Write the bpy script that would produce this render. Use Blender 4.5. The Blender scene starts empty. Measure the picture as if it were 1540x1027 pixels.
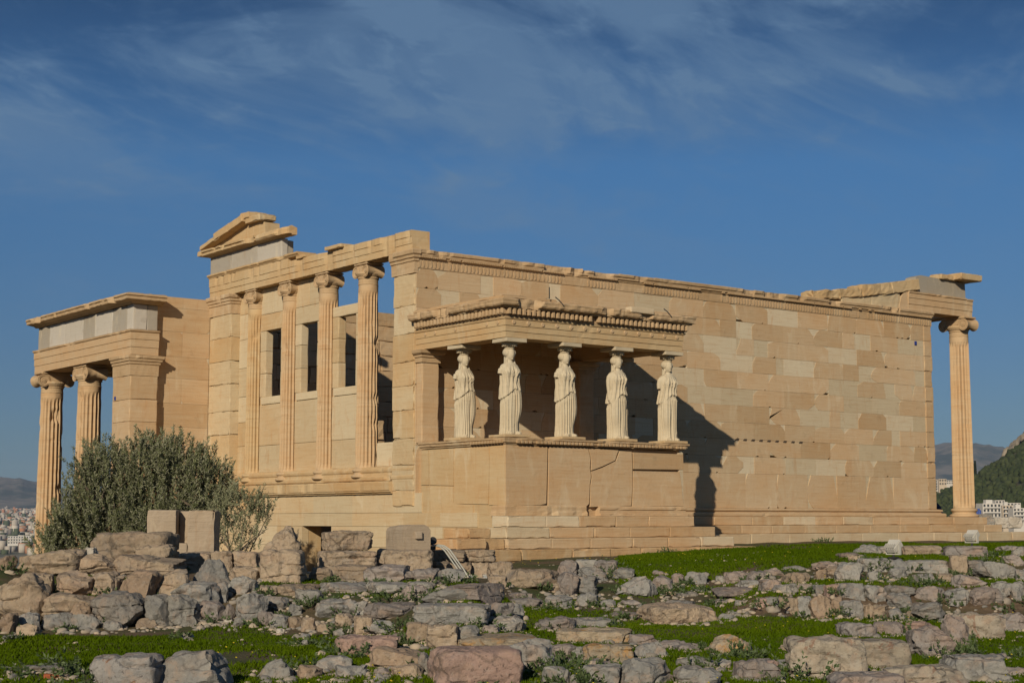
import bpy, bmesh, math, random
import numpy as np
from mathutils import Vector, noise, Matrix

# ------------------------------------------------------------------ camera, sky, sun, exposure
S = bpy.context.scene
R = math.radians
CAM = np.array([-21.645, -32.462, -0.091])
YAW, PITCH, FPX = R(37.183), R(6.4086), 2384.5
cd = bpy.data.cameras.new('camera'); cam = bpy.data.objects.new('camera', cd)
S.collection.objects.link(cam); S.camera = cam
cd.sensor_width = 36; cd.lens = FPX / 1540 * 36; cd.clip_start = 0.1; cd.clip_end = 60000
cam.location = CAM; cam.rotation_euler = (R(90) + PITCH, R(0.0), -YAW)

SUN_TO = Vector((-5.37, -4.0, 2.80)).normalized()
sl = bpy.data.lights.new('sun', 'SUN'); sun = bpy.data.objects.new('sun', sl)
S.collection.objects.link(sun)
sl.energy = 4.6; sl.angle = R(0.5); sl.color = (1.0, 0.88, 0.69)
sun.rotation_euler = SUN_TO.to_track_quat('Z', 'Y').to_euler()

W_ = bpy.data.worlds.new('World'); S.world = W_; W_.use_nodes = True
CR, CO = -45, (2.9, 1.3, 0)
TINT = [(0.40, 0.55, 0.80, 1), (0.44, 0.66, 0.98, 1), (0.48, 0.88, 1.28, 1), (0.24, 0.44, 0.68, 1)]   # clear dry air: the horizon is less milky than the model's
def world():
    nt = W_.node_tree; N = nt.nodes; L = nt.links
    bg = N['Background']; bg.inputs['Strength'].default_value = 0.045
    sky = N.new('ShaderNodeTexSky'); sky.sky_type = 'NISHITA'; sky.sun_disc = False
    sky.sun_elevation = math.asin(SUN_TO.z); sky.sun_rotation = math.atan2(SUN_TO.x, SUN_TO.y)
    sky.altitude = 150; sky.air_density = 1.0; sky.dust_density = 0.25; sky.ozone_density = 2.2
    tc = N.new('ShaderNodeTexCoord'); sep = N.new('ShaderNodeSeparateXYZ'); L.new(tc.outputs['Generated'], sep.inputs[0])
    def m(op, a, b=None, c=None):
        n = N.new('ShaderNodeMath'); n.operation = op
        for i, v in enumerate((a, b, c)):
            if v is None: continue
            if isinstance(v, (int, float)): n.inputs[i].default_value = v
            else: L.new(v, n.inputs[i])
        return n.outputs[0]
    z = m('ADD', m('MAXIMUM', sep.outputs['Z'], 0.0), 0.24)
    cb = N.new('ShaderNodeCombineXYZ'); L.new(m('DIVIDE', sep.outputs['X'], z), cb.inputs[0]); L.new(m('DIVIDE', sep.outputs['Y'], z), cb.inputs[1])
    def cloud(scale, rot, sx, sy, det, lo, hi, dist, off):
        mp = N.new('ShaderNodeMapping'); mp.inputs['Rotation'].default_value = (0, 0, R(rot)); mp.inputs['Scale'].default_value = (sx, sy, 1)
        mp.inputs['Location'].default_value = off
        L.new(cb.outputs[0], mp.inputs[0])
        n = N.new('ShaderNodeTexNoise'); n.inputs['Scale'].default_value = scale; n.inputs['Detail'].default_value = det
        n.inputs['Roughness'].default_value = 0.58; n.inputs['Distortion'].default_value = dist
        L.new(mp.outputs[0], n.inputs['Vector'])
        r = N.new('ShaderNodeMapRange'); r.inputs['From Min'].default_value = lo; r.inputs['From Max'].default_value = hi
        r.interpolation_type = 'SMOOTHERSTEP'; L.new(n.outputs['Fac'], r.inputs['Value']); return r.outputs[0]
    big = cloud(1.9, CR, 0.9, 1.2, 9, 0.42, 0.64, 0.7, CO)
    wisp = cloud(9.5, 35, 0.95, 1.25, 8, 0.45, 0.70, 0.6, (3.1, 1.7, 0))
    el = m('MULTIPLY', sep.outputs['Z'], 1.0)
    hi_ = N.new('ShaderNodeMapRange'); hi_.inputs['From Min'].default_value = 0.155; hi_.inputs['From Max'].default_value = 0.245; L.new(el, hi_.inputs['Value'])
    f1 = m('MULTIPLY', big, m('ADD', m('MULTIPLY', hi_.outputs[0], 0.72), 0.06))
    f2 = m('MULTIPLY', m('MULTIPLY', wisp, m('ADD', m('MULTIPLY', big, 0.65), 0.35)), m('ADD', m('MULTIPLY', hi_.outputs[0], 0.45), 0.12))
    f = m('MINIMUM', m('ADD', f1, f2), 0.85)
    # low cumulus bank near the horizon to the east
    low = cloud(3.0, 0, 1, 1, 5, 0.5, 0.75, 0.2, (0.2, 5.0, 0))
    band = N.new('ShaderNodeMapRange'); band.inputs['From Min'].default_value = 0.085; band.inputs['From Max'].default_value = 0.055; L.new(el, band.inputs['Value'])
    f = m('MAXIMUM', f, m('MULTIPLY', m('MULTIPLY', low, band.outputs[0]), 0.35))
    mix = N.new('ShaderNodeMixRGB'); L.new(f, mix.inputs[0]); 
    tr = N.new('ShaderNodeValToRGB'); tr.color_ramp.elements[0].position = 0.0; tr.color_ramp.elements[0].color = TINT[0]
    tr.color_ramp.elements[1].position = 0.34; tr.color_ramp.elements[1].color = TINT[3]
    for ps, cc in ((0.10, TINT[1]), (0.22, TINT[2])): e_ = tr.color_ramp.elements.new(ps); e_.color = cc
    L.new(sep.outputs['Z'], tr.inputs[0])
    mu = N.new('ShaderNodeVectorMath'); mu.operation = 'MULTIPLY'; L.new(sky.outputs[0], mu.inputs[0]); L.new(tr.outputs[0], mu.inputs[1])
    L.new(mu.outputs[0], mix.inputs[1]); mix.inputs[2].default_value = (2.7, 4.8, 7.9, 1)
    L.new(mix.outputs[0], bg.inputs['Color'])
world()
S.view_settings.view_transform = 'Standard'; S.view_settings.look = 'None'
S.view_settings.exposure = -0.09; S.view_settings.gamma = 1.0
S.cycles.volume_max_steps = 64

# ------------------------------------------------------------------ helpers
FWD = np.array([math.sin(YAW), math.cos(YAW), 0]); RGT = np.array([math.cos(YAW), -math.sin(YAW), 0])
_f = np.array([math.sin(YAW) * math.cos(PITCH), math.cos(YAW) * math.cos(PITCH), math.sin(PITCH)])
_u = np.cross(RGT, _f)
def ray(u, v):
    d = _f * FPX + RGT * (u - 770) + _u * (513.5 - v)
    return d / (d @ FWD)                       # unit forward distance
def at(u, v, d): return CAM + ray(u, v) * d
def onplane(u, v, ax, val):
    r = ray(u, v); return CAM + r * ((val - CAM[ax]) / r[ax])
rng = random.Random(7)
def H(*a): return (math.sin(a[0] * 127.1 + (a[1] if len(a) > 1 else 0) * 311.7 + (a[2] if len(a) > 2 else 0) * 74.7) * 43758.5453) % 1.0
def fbm(p, s, o=3):
    return noise.fractal(Vector(p) * s, 1.0, 2.0, o)

class MB:
    def __init__(self): self.v = []; self.f = []; self.age = []; self.tint = []
    def add(self, vs, fs, age=1.0, tint=0.5):
        b = len(self.v); self.v += [tuple(p) for p in vs]
        self.f += [tuple(b + i for i in f) for f in fs]
        self.age += [age] * len(fs); self.tint += [tint] * len(fs)
    def box(self, x0, x1, y0, y1, z0, z1, age=1.0, tint=0.5):
        vs = [(x, y, z) for z in (z0, z1) for y in (y0, y1) for x in (x0, x1)]
        self.add(vs, [(0, 2, 3, 1), (4, 5, 7, 6), (0, 1, 5, 4), (2, 6, 7, 3), (0, 4, 6, 2), (1, 3, 7, 5)], age, tint)
    def rbox(self, x0, x1, y0, y1, z0, z1, age=1.0, tint=0.5, amp=0.008, chip=0.04, seg=0.16, xf=None, seed=0.0):
        # stone block with worn, chipped edges
        def ax(a, b):
            n = max(2, int(math.ceil((b - a) / seg))); n = min(n, 60)
            e = min(0.03, (b - a) * 0.2)
            return [a, a + e] + [a + (b - a) * i / n for i in range(1, n)] + [b - e, b]
        X, Y, Z = ax(x0, x1), ax(y0, y1), ax(z0, z1)
        idx = {}; vs = []; fs = []
        def vid(i, j, k):
            if (i, j, k) in idx: return idx[(i, j, k)]
            p = Vector((X[i], Y[j], Z[k])); q = p + Vector((seed, seed * 1.7, 0))
            nv = noise.noise_vector(q * 2.3) * amp + noise.noise_vector(q * 9) * amp * 0.5
            p = p + nv
            ed = (i in (0, len(X) - 1)) + (j in (0, len(Y) - 1)) + (k in (0, len(Z) - 1))
            if ed >= 2 and chip > 0:
                t = max(0.0, noise.noise(q * 1.9) * 0.9 + noise.noise(q * 6) * 0.6 - 0.12)
                c = Vector(((x0 + x1) / 2, (y0 + y1) / 2, (z0 + z1) / 2))
                dirv = Vector((0 if i not in (0, len(X) - 1) else math.copysign(1, c.x - p.x),
                               0 if j not in (0, len(Y) - 1) else math.copysign(1, c.y - p.y),
                               0 if k not in (0, len(Z) - 1) else math.copysign(1, c.z - p.z)))
                p = p + dirv * (0.004 + min(t, 1.0) * chip)
            if xf is not None: p = xf @ p
            idx[(i, j, k)] = len(vs); vs.append(tuple(p)); return idx[(i, j, k)]
        I, J, K = len(X) - 1, len(Y) - 1, len(Z) - 1
        for i in range(I):
            for j in range(J):
                fs.append((vid(i, j, 0), vid(i, j + 1, 0), vid(i + 1, j + 1, 0), vid(i + 1, j, 0)))
                fs.append((vid(i, j, K), vid(i + 1, j, K), vid(i + 1, j + 1, K), vid(i, j + 1, K)))
        for i in range(I):
            for k in range(K):
                fs.append((vid(i, 0, k), vid(i + 1, 0, k), vid(i + 1, 0, k + 1), vid(i, 0, k + 1)))
                fs.append((vid(i, J, k), vid(i, J, k + 1), vid(i + 1, J, k + 1), vid(i + 1, J, k)))
        for j in range(J):
            for k in range(K):
                fs.append((vid(0, j, k), vid(0, j, k + 1), vid(0, j + 1, k + 1), vid(0, j + 1, k)))
                fs.append((vid(I, j, k), vid(I, j + 1, k), vid(I, j + 1, k + 1), vid(I, j, k + 1)))
        self.add(vs, fs, age, tint)
    def prism(self, pts, O, u, n, d0, d1, age=1.0, tint=0.5):
        # polygon pts (a, z) in the plane through O spanned by u and z; depth along n from d0 (back) to d1 (front)
        O = Vector(O); u = Vector(u); n = Vector(n); m = len(pts)
        P = [O + u * a + Vector((0, 0, z)) for a, z in pts]
        vs = [p + n * d1 for p in P] + [p + n * d0 for p in P]
        front = tuple(range(m)); 
        fs = [front] + [(i + m, (i + 1) % m + m, (i + 1) % m, i) for i in range(m)] + [tuple(reversed(range(m, 2 * m)))]
        nn = u.cross(Vector((0, 0, 1)))
        if nn.dot(n) < 0: fs = [tuple(reversed(f)) for f in fs]
        self.add(vs, fs, age, tint)
    def loft(self, rings, age=1.0, tint=0.5, cap=True):
        m = len(rings[0]); vs = [p for r in rings for p in r]; fs = []
        for k in range(len(rings) - 1):
            for i in range(m):
                j = (i + 1) % m
                fs.append((k * m + i, k * m + j, (k + 1) * m + j, (k + 1) * m + i))
        if cap:
            fs.append(tuple(reversed(range(m)))); fs.append(tuple(range((len(rings) - 1) * m, len(rings) * m)))
        self.add(vs, fs, age, tint)
    def lathe(self, c, prof, n=40, age=1.0, tint=0.5, amp=0.0):
        rings = []
        for r, z in prof:
            ring = []
            for i in range(n):
                a = 2 * math.pi * i / n
                p = Vector((c[0] + r * math.cos(a), c[1] + r * math.sin(a), c[2] + z))
                if amp: p += noise.noise_vector(p * 6) * amp
                ring.append(tuple(p))
            rings.append(ring)
        self.loft(rings, age, tint)
    def tube(self, pts, rad, n=10, age=1.0, tint=0.5):
        rings = []
        pts = [Vector(p) for p in pts]
        for i, p in enumerate(pts):
            t = (pts[min(i + 1, len(pts) - 1)] - pts[max(i - 1, 0)]).normalized()
            a = t.cross(Vector((0.13, 0.21, 1)) if abs(t.z) < 0.9 else Vector((1, 0.1, 0))).normalized(); b = t.cross(a)
            r = rad[i] if isinstance(rad, (list, tuple)) else rad
            rings.append([tuple(p + (a * math.cos(2 * math.pi * k / n) + b * math.sin(2 * math.pi * k / n)) * r) for k in range(n)])
        self.loft(rings, age, tint)
    def moulding(self, path, prof, seg=0.12, amp=0.009, chip=0.0, cfreq=0.9, cthr=0.15, ends=True, age=1.0, tint=0.5, seed=0.0):
        # sweep a closed (out, z) profile along a plan path with mitred corners; outward = right of the path
        P = [Vector((p[0], p[1], 0)) for p in path]; n = len(P)
        D = [(P[i + 1] - P[i]).normalized() for i in range(n - 1)]
        Nn = [Vector((d.y, -d.x, 0)) for d in D]
        stations = []
        for i in range(n - 1):
            Lg = (P[i + 1] - P[i]).length; k = max(1, int(Lg / seg))
            for j in range(k + (1 if i == n - 2 else 0)):
                t = j / k; p = P[i].lerp(P[i + 1], t)
                if j == 0 and i > 0: o = (Nn[i - 1] + Nn[i]); o = o / (1 + Nn[i - 1].dot(Nn[i]))
                else: o = Nn[i]
                stations.append((p, o))
        rings = []
        omax = max(o for o, z in prof)
        for p, o in stations:
            q = p + Vector((seed, 0, seed))
            cut = 0.0
            if chip:
                cut = max(0.0, noise.noise(q * cfreq) * 1.0 + noise.noise(q * cfreq * 4.1) * 0.5 - cthr)
                cut = min(1.0, cut * 3) * chip
            ring = []
            for (a, z) in prof:
                aa = min(a, omax - cut + (noise.noise(Vector((q.x * 5, q.y * 5, z * 9))) * 0.03 if cut else 0)) if cut else a
                w = p + o * aa + Vector((0, 0, z))
                nv = noise.noise_vector((w + Vector((seed, 0, 0))) * 7) * amp
                ring.append(tuple(w + nv))
            rings.append(ring)
        self.loft(rings, age, tint)
    def build(self, name, mat, parent=None, smooth=False):
        me = bpy.data.meshes.new(name); me.from_pydata(self.v, [], self.f)
        a = me.attributes.new('age', 'FLOAT', 'FACE'); a.data.foreach_set('value', self.age)
        a = me.attributes.new('tint', 'FLOAT', 'FACE'); a.data.foreach_set('value', self.tint)
        me.materials.append(mat)
        if smooth: me.polygons.foreach_set('use_smooth', [True] * len(me.polygons))
        me.update()
        o = bpy.data.objects.new(name, me); S.collection.objects.link(o)
        if parent is not None: o.parent = parent
        return o

def npmesh(name, V, F, mat, parent=None, attrs=None, smooth=False):
    # fast mesh from arrays; F is (n,3) or (n,4)
    V = np.asarray(V, np.float32); F = np.asarray(F, np.int32); k = F.shape[1]
    me = bpy.data.meshes.new(name); me.vertices.add(len(V)); me.vertices.foreach_set('co', V.ravel())
    me.loops.add(F.size); me.loops.foreach_set('vertex_index', F.ravel())
    me.polygons.add(len(F)); me.polygons.foreach_set('loop_start', np.arange(0, F.size, k, dtype=np.int32))
    me.polygons.foreach_set('loop_total', np.full(len(F), k, np.int32))
    if smooth: me.polygons.foreach_set('use_smooth', np.ones(len(F), bool))
    for an, av in (attrs or {}).items():
        a = me.attributes.new(an, 'FLOAT', 'FACE'); a.data.foreach_set('value', np.asarray(av, np.float32))
    me.update(calc_edges=True); me.validate(); me.materials.append(mat)
    o = bpy.data.objects.new(name, me); S.collection.objects.link(o)
    if parent is not None: o.parent = parent
    return o
def empty(name, loc=(0, 0, 0)):
    o = bpy.data.objects.new(name, None); S.collection.objects.link(o); o.location = loc; o.empty_display_size = 0.2
    return o
def tag(o, label=None, cat=None, group=None, kind=None):
    if label: o['label'] = label
    if cat: o['category'] = cat
    if group: o['group'] = group
    if kind: o['kind'] = kind
    return o

# ------------------------------------------------------------------ materials
M_PALE = 0.8
class Mat:
    def __init__(self, name):
        self.m = bpy.data.materials.new(name); self.m.use_nodes = True
        self.nt = self.m.node_tree; self.N = self.nt.nodes; self.L = self.nt.links
        self.b = self.N['Principled BSDF']; self.b.inputs['Specular IOR Level'].default_value = 0.25
        self.tc = self.N.new('ShaderNodeTexCoord')
    def set(self, sock, v):
        if hasattr(v, 'is_linked') or hasattr(v, 'links'): self.L.new(v, sock)
        elif isinstance(v, (tuple, list)): sock.default_value = (*v, 1) if len(v) == 3 and len(sock.default_value) == 4 else v
        else: sock.default_value = v
    def attr(self, n): a = self.N.new('ShaderNodeAttribute'); a.attribute_name = n; return a.outputs['Fac']
    def rand(self): return self.N.new('ShaderNodeObjectInfo').outputs['Random']
    def noise(self, scale, det=4, rough=0.55, dist=0.0, sc=(1, 1, 1), rot=(0, 0, 0), coord='Object', off=None):
        mp = self.N.new('ShaderNodeMapping'); mp.inputs['Scale'].default_value = sc; mp.inputs['Rotation'].default_value = rot
        self.L.new(self.tc.outputs[coord], mp.inputs[0])
        if off is not None:
            cv = self.N.new('ShaderNodeCombineXYZ')
            for i in range(3): self.L.new(self.math('MULTIPLY', off, 37.0 + 11 * i), cv.inputs[i])
            self.L.new(cv.outputs[0], mp.inputs['Location'])
        n = self.N.new('ShaderNodeTexNoise'); n.inputs['Scale'].default_value = scale; n.inputs['Detail'].default_value = det
        n.inputs['Roughness'].default_value = rough; n.inputs['Distortion'].default_value = dist
        self.L.new(mp.outputs[0], n.inputs['Vector']); return n.outputs['Fac']
    def voro(self, scale, feature='F1', sc=(1, 1, 1)):
        mp = self.N.new('ShaderNodeMapping'); mp.inputs['Scale'].default_value = sc; self.L.new(self.tc.outputs['Object'], mp.inputs[0])
        n = self.N.new('ShaderNodeTexVoronoi'); n.feature = feature; n.inputs['Scale'].default_value = scale
        self.L.new(mp.outputs[0], n.inputs['Vector']); return n.outputs['Distance']
    def ramp(self, fac, lo, hi, a=0.0, b=1.0):
        r = self.N.new('ShaderNodeMapRange'); r.inputs['From Min'].default_value = lo; r.inputs['From Max'].default_value = hi
        r.inputs['To Min'].default_value = a; r.inputs['To Max'].default_value = b; self.set(r.inputs['Value'], fac); return r.outputs[0]
    def math(self, op, a, b=0.0):
        n = self.N.new('ShaderNodeMath'); n.operation = op; self.set(n.inputs[0], a); self.set(n.inputs[1], b); return n.outputs[0]
    def mix(self, f, a, b, mode='MIX'):
        n = self.N.new('ShaderNodeMixRGB'); n.blend_type = mode; self.set(n.inputs[0], f); self.set(n.inputs[1], a); self.set(n.inputs[2], b); return n.outputs[0]
    def bump(self, h, st=0.4, dist=0.02, prev=None):
        n = self.N.new('ShaderNodeBump'); n.inputs['Strength'].default_value = st; n.inputs['Distance'].default_value = dist
        self.L.new(h, n.inputs['Height'])
        if prev is not None: self.L.new(prev, n.inputs['Normal'])
        return n.outputs[0]
    def done(self, col, rough=0.85, normal=None):
        self.set(self.b.inputs['Base Color'], col); self.set(self.b.inputs['Roughness'], rough)
        if normal is not None: self.L.new(normal, self.b.inputs['Normal'])
        return self.m

def marble(name, old, new, patina, streak=1.0, dark=0.35, bump=0.35, white=False):
    M = Mat(name)
    age = M.attr('age'); tint = M.attr('tint')
    col = M.mix(age, new, old)
    pat = M.ramp(M.noise(0.55, 5, 0.6, 0.5, (1, 1, 1.6)), 0.40, 0.68)
    col = M.mix(M.math('MULTIPLY', pat, M.math('MULTIPLY', M.math('ADD', age, 0.25), 0.55)), col, patina)
    # horizontal bedding of the stone
    gr = M.noise(2.2, 6, 0.62, 0.35, (0.55, 0.55, 9.0))
    col = M.mix(M.ramp(gr, 0.52, 0.75, 0, 0.42 * streak), col, (patina[0] * 0.72, patina[1] * 0.62, patina[2] * 0.5))
    col = M.mix(M.ramp(gr, 0.46, 0.25, 0, 0.22 * streak), col, (0.62, 0.52, 0.36))
    # weather stains and soot specks
    st = M.noise(3.2, 8, 0.68, 0.6, (1, 1, 0.8))
    col = M.mix(M.ramp(st, 0.58, 0.78, 0, dark), col, (0.16, 0.115, 0.07))
    fine = M.noise(34, 5, 0.7)
    col = M.mix(M.ramp(fine, 0.55, 0.8, 0, 0.30), col, (0.22, 0.15, 0.085))
    sc = M.noise(1.1, 7, 0.6, 1.2, (1.6, 1.6, 0.55))
    col = M.mix(M.ramp(sc, 0.56, 0.70, 0, 0.5 * M_PALE), col, (0.58, 0.49, 0.34))
    rs = M.noise(2.6, 6, 0.65, 0.8, (2.2, 2.2, 0.45))
    col = M.mix(M.ramp(rs, 0.56, 0.72, 0, 0.4), col, (patina[0] * 0.86, patina[1] * 0.72, patina[2] * 0.62))
    t = M.ramp(tint, 0, 1, 0.80, 1.14)
    cb = M.N.new('ShaderNodeCombineXYZ')
    M.L.new(t, cb.inputs[0]); M.L.new(M.math('MULTIPLY', t, M.ramp(tint, 0, 1, 0.965, 1.02)), cb.inputs[1]); M.L.new(M.math('MULTIPLY', t, M.ramp(tint, 0, 1, 0.9, 1.06)), cb.inputs[2])
    col = M.mix(1.0, col, cb.outputs[0], 'MULTIPLY')
    h = M.math('ADD', M.math('MULTIPLY', gr, 0.7), M.math('ADD', M.math('MULTIPLY', st, 0.8), M.math('MULTIPLY', fine, 0.25)))
    return M.done(col, 0.88, M.bump(h, bump, 0.03))
OLD = (0.48, 0.345, 0.208); NEW = (0.53, 0.445, 0.31)
MAR = marble('honey_marble', OLD, NEW, (0.48, 0.295, 0.145))
MARW = marble('pale_marble', (0.48, 0.352, 0.198), (0.50, 0.405, 0.262), (0.46, 0.275, 0.12), 0.8, 0.22)
CARV = marble('carved_marble', (0.47, 0.335, 0.20), NEW, (0.38, 0.25, 0.13), 0.6, 0.6, 0.5)
STAT = marble('statue_stone', (0.50, 0.425, 0.30), (0.5, 0.435, 0.32), (0.40, 0.30, 0.18), 0.25, 0.42, 0.35)
POROS = marble('poros_stone', (0.46, 0.31, 0.165), (0.46, 0.36, 0.24), (0.42, 0.24, 0.11), 0.5, 0.5, 0.7)
GREYF = marble('grey_limestone', (0.33, 0.30, 0.255), (0.44, 0.40, 0.34), (0.36, 0.30, 0.22), 0.2, 0.35, 0.3)

def rockmat(name, c1, c2, stain, sf=0.3, lich=None):
    M = Mat(name); rd = M.rand()
    n1 = M.noise(1.6, 6, 0.62, 0.4, off=rd); n2 = M.noise(9, 6, 0.7, off=rd); n3 = M.noise(45, 4, 0.7); n4 = M.noise(0.9, 4, 0.6, 0.6, off=rd)
    col = M.mix(M.ramp(n1, 0.36, 0.64), c1, c2)
    mo = M.noise(3.6, 7, 0.68, 0.9, off=rd); col = M.mix(M.ramp(mo, 0.5, 0.68, 0, 0.6), col, (0.40, 0.27, 0.185) if name != 'whitish_rock' else (0.45, 0.38, 0.30))
    mo2 = M.noise(2.3, 6, 0.66, 0.7, (1, 1, 1.4), off=rd); col = M.mix(M.ramp(mo2, 0.55, 0.70, 0, 0.5), col, (0.235, 0.225, 0.21))
    if name in ('rust_stained_rock', 'crusty_rock'): n4 = M.noise(2.2 if name[0] == 'r' else 5.0, 6, 0.66, 0.7, (1, 1, .8), off=rd); n4 = M.ramp(n4, 0.565, 0.60, 0.5, 0.8)
    col = M.mix(M.ramp(n4, 0.55, 0.72, 0, sf), col, stain)
    col = M.mix(M.ramp(n2, 0.52, 0.74, 0, 0.55), col, (0.10, 0.088, 0.075))
    col = M.mix(M.ramp(n2, 0.46, 0.28, 0, 0.35), col, (0.46, 0.42, 0.36))
    if lich: 
        l = M.noise(3.2, 8, 0.75, 0.8, off=rd); col = M.mix(M.ramp(l, 0.5, 0.62, 0, 0.8), col, lich)
    col = M.mix(M.ramp(n3, 0.56, 0.78, 0, 0.35), col, (0.07, 0.06, 0.05))
    v = M.ramp(rd, 0, 1, 0.66, 0.95); cb = M.N.new('ShaderNodeCombineXYZ')
    for i in range(3): M.L.new(v, cb.inputs[i])
    col = M.mix(1.0, col, cb.outputs[0], 'MULTIPLY')
    vn = M.N.new('ShaderNodeTexVoronoi'); vn.feature = 'DISTANCE_TO_EDGE'; vn.inputs['Scale'].default_value = 1.7
    wv = M.N.new('ShaderNodeMixRGB'); wv.inputs[0].default_value = 0.32; M.L.new(M.tc.outputs['Object'], wv.inputs[1])
    nz = M.N.new('ShaderNodeTexNoise'); nz.inputs['Scale'].default_value = 2.5; nz.inputs['Detail'].default_value = 5; M.L.new(M.tc.outputs['Object'], nz.inputs['Vector']); M.L.new(nz.outputs['Color'], wv.inputs[2])
    M.L.new(wv.outputs[0], vn.inputs['Vector']); cr = M.ramp(vn.outputs['Distance'], 0.0, 0.028, 0.0, 1.0)
    col = M.mix(M.math('MULTIPLY', M.math('SUBTRACT', 1.0, cr), M.ramp(n1, .4, .6, .15, .75)), col, (0.05, 0.042, 0.035))
    sp = M.noise(26, 5, 0.7, off=rd); col = M.mix(M.ramp(sp, 0.58, 0.74, 0, 0.35), col, (0.46, 0.42, 0.36))
    pt = M.noise(22, 4, 0.6, 0.5, off=rd); col = M.mix(M.ramp(pt, 0.40, 0.30, 0, 0.55), col, (0.06, 0.05, 0.042))
    h = M.math('ADD', M.math('ADD', M.math('MULTIPLY', n2, 1.0), M.math('MULTIPLY', cr, 0.5)), M.math('ADD', M.math('MULTIPLY', n3, 0.6), M.math('ADD', M.math('MULTIPLY', n1, 1.0), M.math('MULTIPLY', M.ramp(pt, 0.30, 0.42), 0.5))))
    return M.done(col, 0.92, M.bump(h, 0.55, 0.04))
ROCK = {
    'g': rockmat('grey_rock', (0.235, 0.228, 0.212), (0.33, 0.31, 0.272), (0.36, 0.25, 0.16), 0.35),
    'p': rockmat('pinkish_rock', (0.315, 0.25, 0.21), (0.28, 0.255, 0.235), (0.37, 0.24, 0.17), 0.45),
    't': rockmat('tan_rock', (0.40, 0.31, 0.215), (0.33, 0.25, 0.175), (0.36, 0.235, 0.145), 0.45),
    'k': rockmat('pink_rock', (0.42, 0.28, 0.225), (0.37, 0.255, 0.21), (0.30, 0.185, 0.12), 0.5),
    'c': rockmat('crusty_rock', (0.42, 0.36, 0.275), (0.35, 0.295, 0.225), (0.27, 0.13, 0.075), 0.6),
    'b': rockmat('brown_rock', (0.27, 0.195, 0.135), (0.34, 0.25, 0.17), (0.20, 0.13, 0.085), 0.5),
    'l': rockmat('lichen_rock', (0.40, 0.32, 0.22), (0.33, 0.27, 0.19), (0.30, 0.22, 0.12), 0.4, (0.46, 0.235, 0.06)),
    'r': rockmat('rust_stained_rock', (0.28, 0.265, 0.25), (0.33, 0.30, 0.27), (0.22, 0.10, 0.045), 0.85),
    'w': rockmat('whitish_rock', (0.55, 0.50, 0.43), (0.48, 0.42, 0.34), (0.4, 0.3, 0.2), 0.2),
}
def simple(name, c, rough=0.7, var=0.15, sc=6, bump=0.0, metal=0.0):
    M = Mat(name); n = M.noise(sc, 5, 0.6)
    col = M.mix(M.ramp(n, 0.3, 0.7), tuple(x * (1 - var) for x in c), tuple(min(1, x * (1 + var)) for x in c))
    M.b.inputs['Metallic'].default_value = metal
    return M.done(col, rough, M.bump(n, bump, 0.01) if bump else None)
#@@STRUCT@@
# ------------------------------------------------------------------ the temple
T = empty('ancient_temple', (0, 0, -0.8))
tag(T, 'ruined honey coloured marble temple with caryatid porch and fluted columns', 'temple')
def P(mb, name, mat, parent=None, smooth=False):
    o = mb.build(name, mat, None, smooth)
    par = parent or T; o.parent = par
    if par is T: o.matrix_parent_inverse = Matrix.Translation((0, 0, 0.8))
    return o

def worn_poly(w, h, pc=0.5, cmax=0.32, jit=0.006, r=None, pbot=0.12, nick=False):
    # outline of an old block: straight joints, upper corners broken away in rounded shoulders, nicks in the lower edge
    r = r or rng; g = 0.0015; pts = []
    cor = [(g, g, 1, 1), (w - g, g, -1, 1), (w - g, h - g, -1, -1), (g, h - g, 1, -1)]
    for ci, (x, z, sx, sz) in enumerate(cor):
        if r.random() < (pbot if ci < 2 else pc):
            a = r.uniform(0.08, cmax) * min(1, w); b = r.uniform(0.12, 0.85 if ci > 1 and r.random() < .4 else 0.5) * h; bul = r.uniform(-0.05, 0.16)
            q = []
            for k in range(6):
                t = k / 5; m_ = 4 * t * (1 - t)
                q.append((x + sx * (a * t - bul * a * m_) + r.uniform(-1, 1) * .008 * (0 < k < 5), z + sz * (b * (1 - t) - bul * b * m_) + r.uniform(-1, 1) * .008 * (0 < k < 5)))
            if ci % 2: q.reverse()
            pts += q
        else: pts.append((x, z))
        if ci == 0 and nick:
            x0 = pts[-1][0]
            for _ in range(r.choice([1, 1, 2])):
                c = r.choice([r.uniform(.1, .9) * w, w - .07, w * .5]); hw = r.uniform(.035, .10)
                if c - hw > x0 + .01 and c + hw < w - .01:
                    pts += [(c - hw, g), (c - hw * .55, g + r.uniform(.018, .035)), (c + hw * .2, g + r.uniform(.025, .05)), (c + hw * .8, g + r.uniform(.01, .025)), (c + hw, g)]; x0 = c + hw
    out = []
    for i, p in enumerate(pts):
        q = pts[(i + 1) % len(pts)]; L = math.hypot(q[0] - p[0], q[1] - p[1]); n = max(1, int(L / 0.22))
        for k in range(n):
            t = k / n; x, z = p[0] + (q[0] - p[0]) * t, p[1] + (q[1] - p[1]) * t
            if k: x += r.uniform(-1, 1) * jit * (abs(q[0] - p[0]) < abs(q[1] - p[1])); z += r.uniform(-1, 1) * jit * (abs(q[1] - p[1]) < abs(q[0] - p[0]))
            out.append((min(max(x, 0.002), w - 0.002), min(max(z, 0.002), h - 0.002)))
    return out

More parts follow.
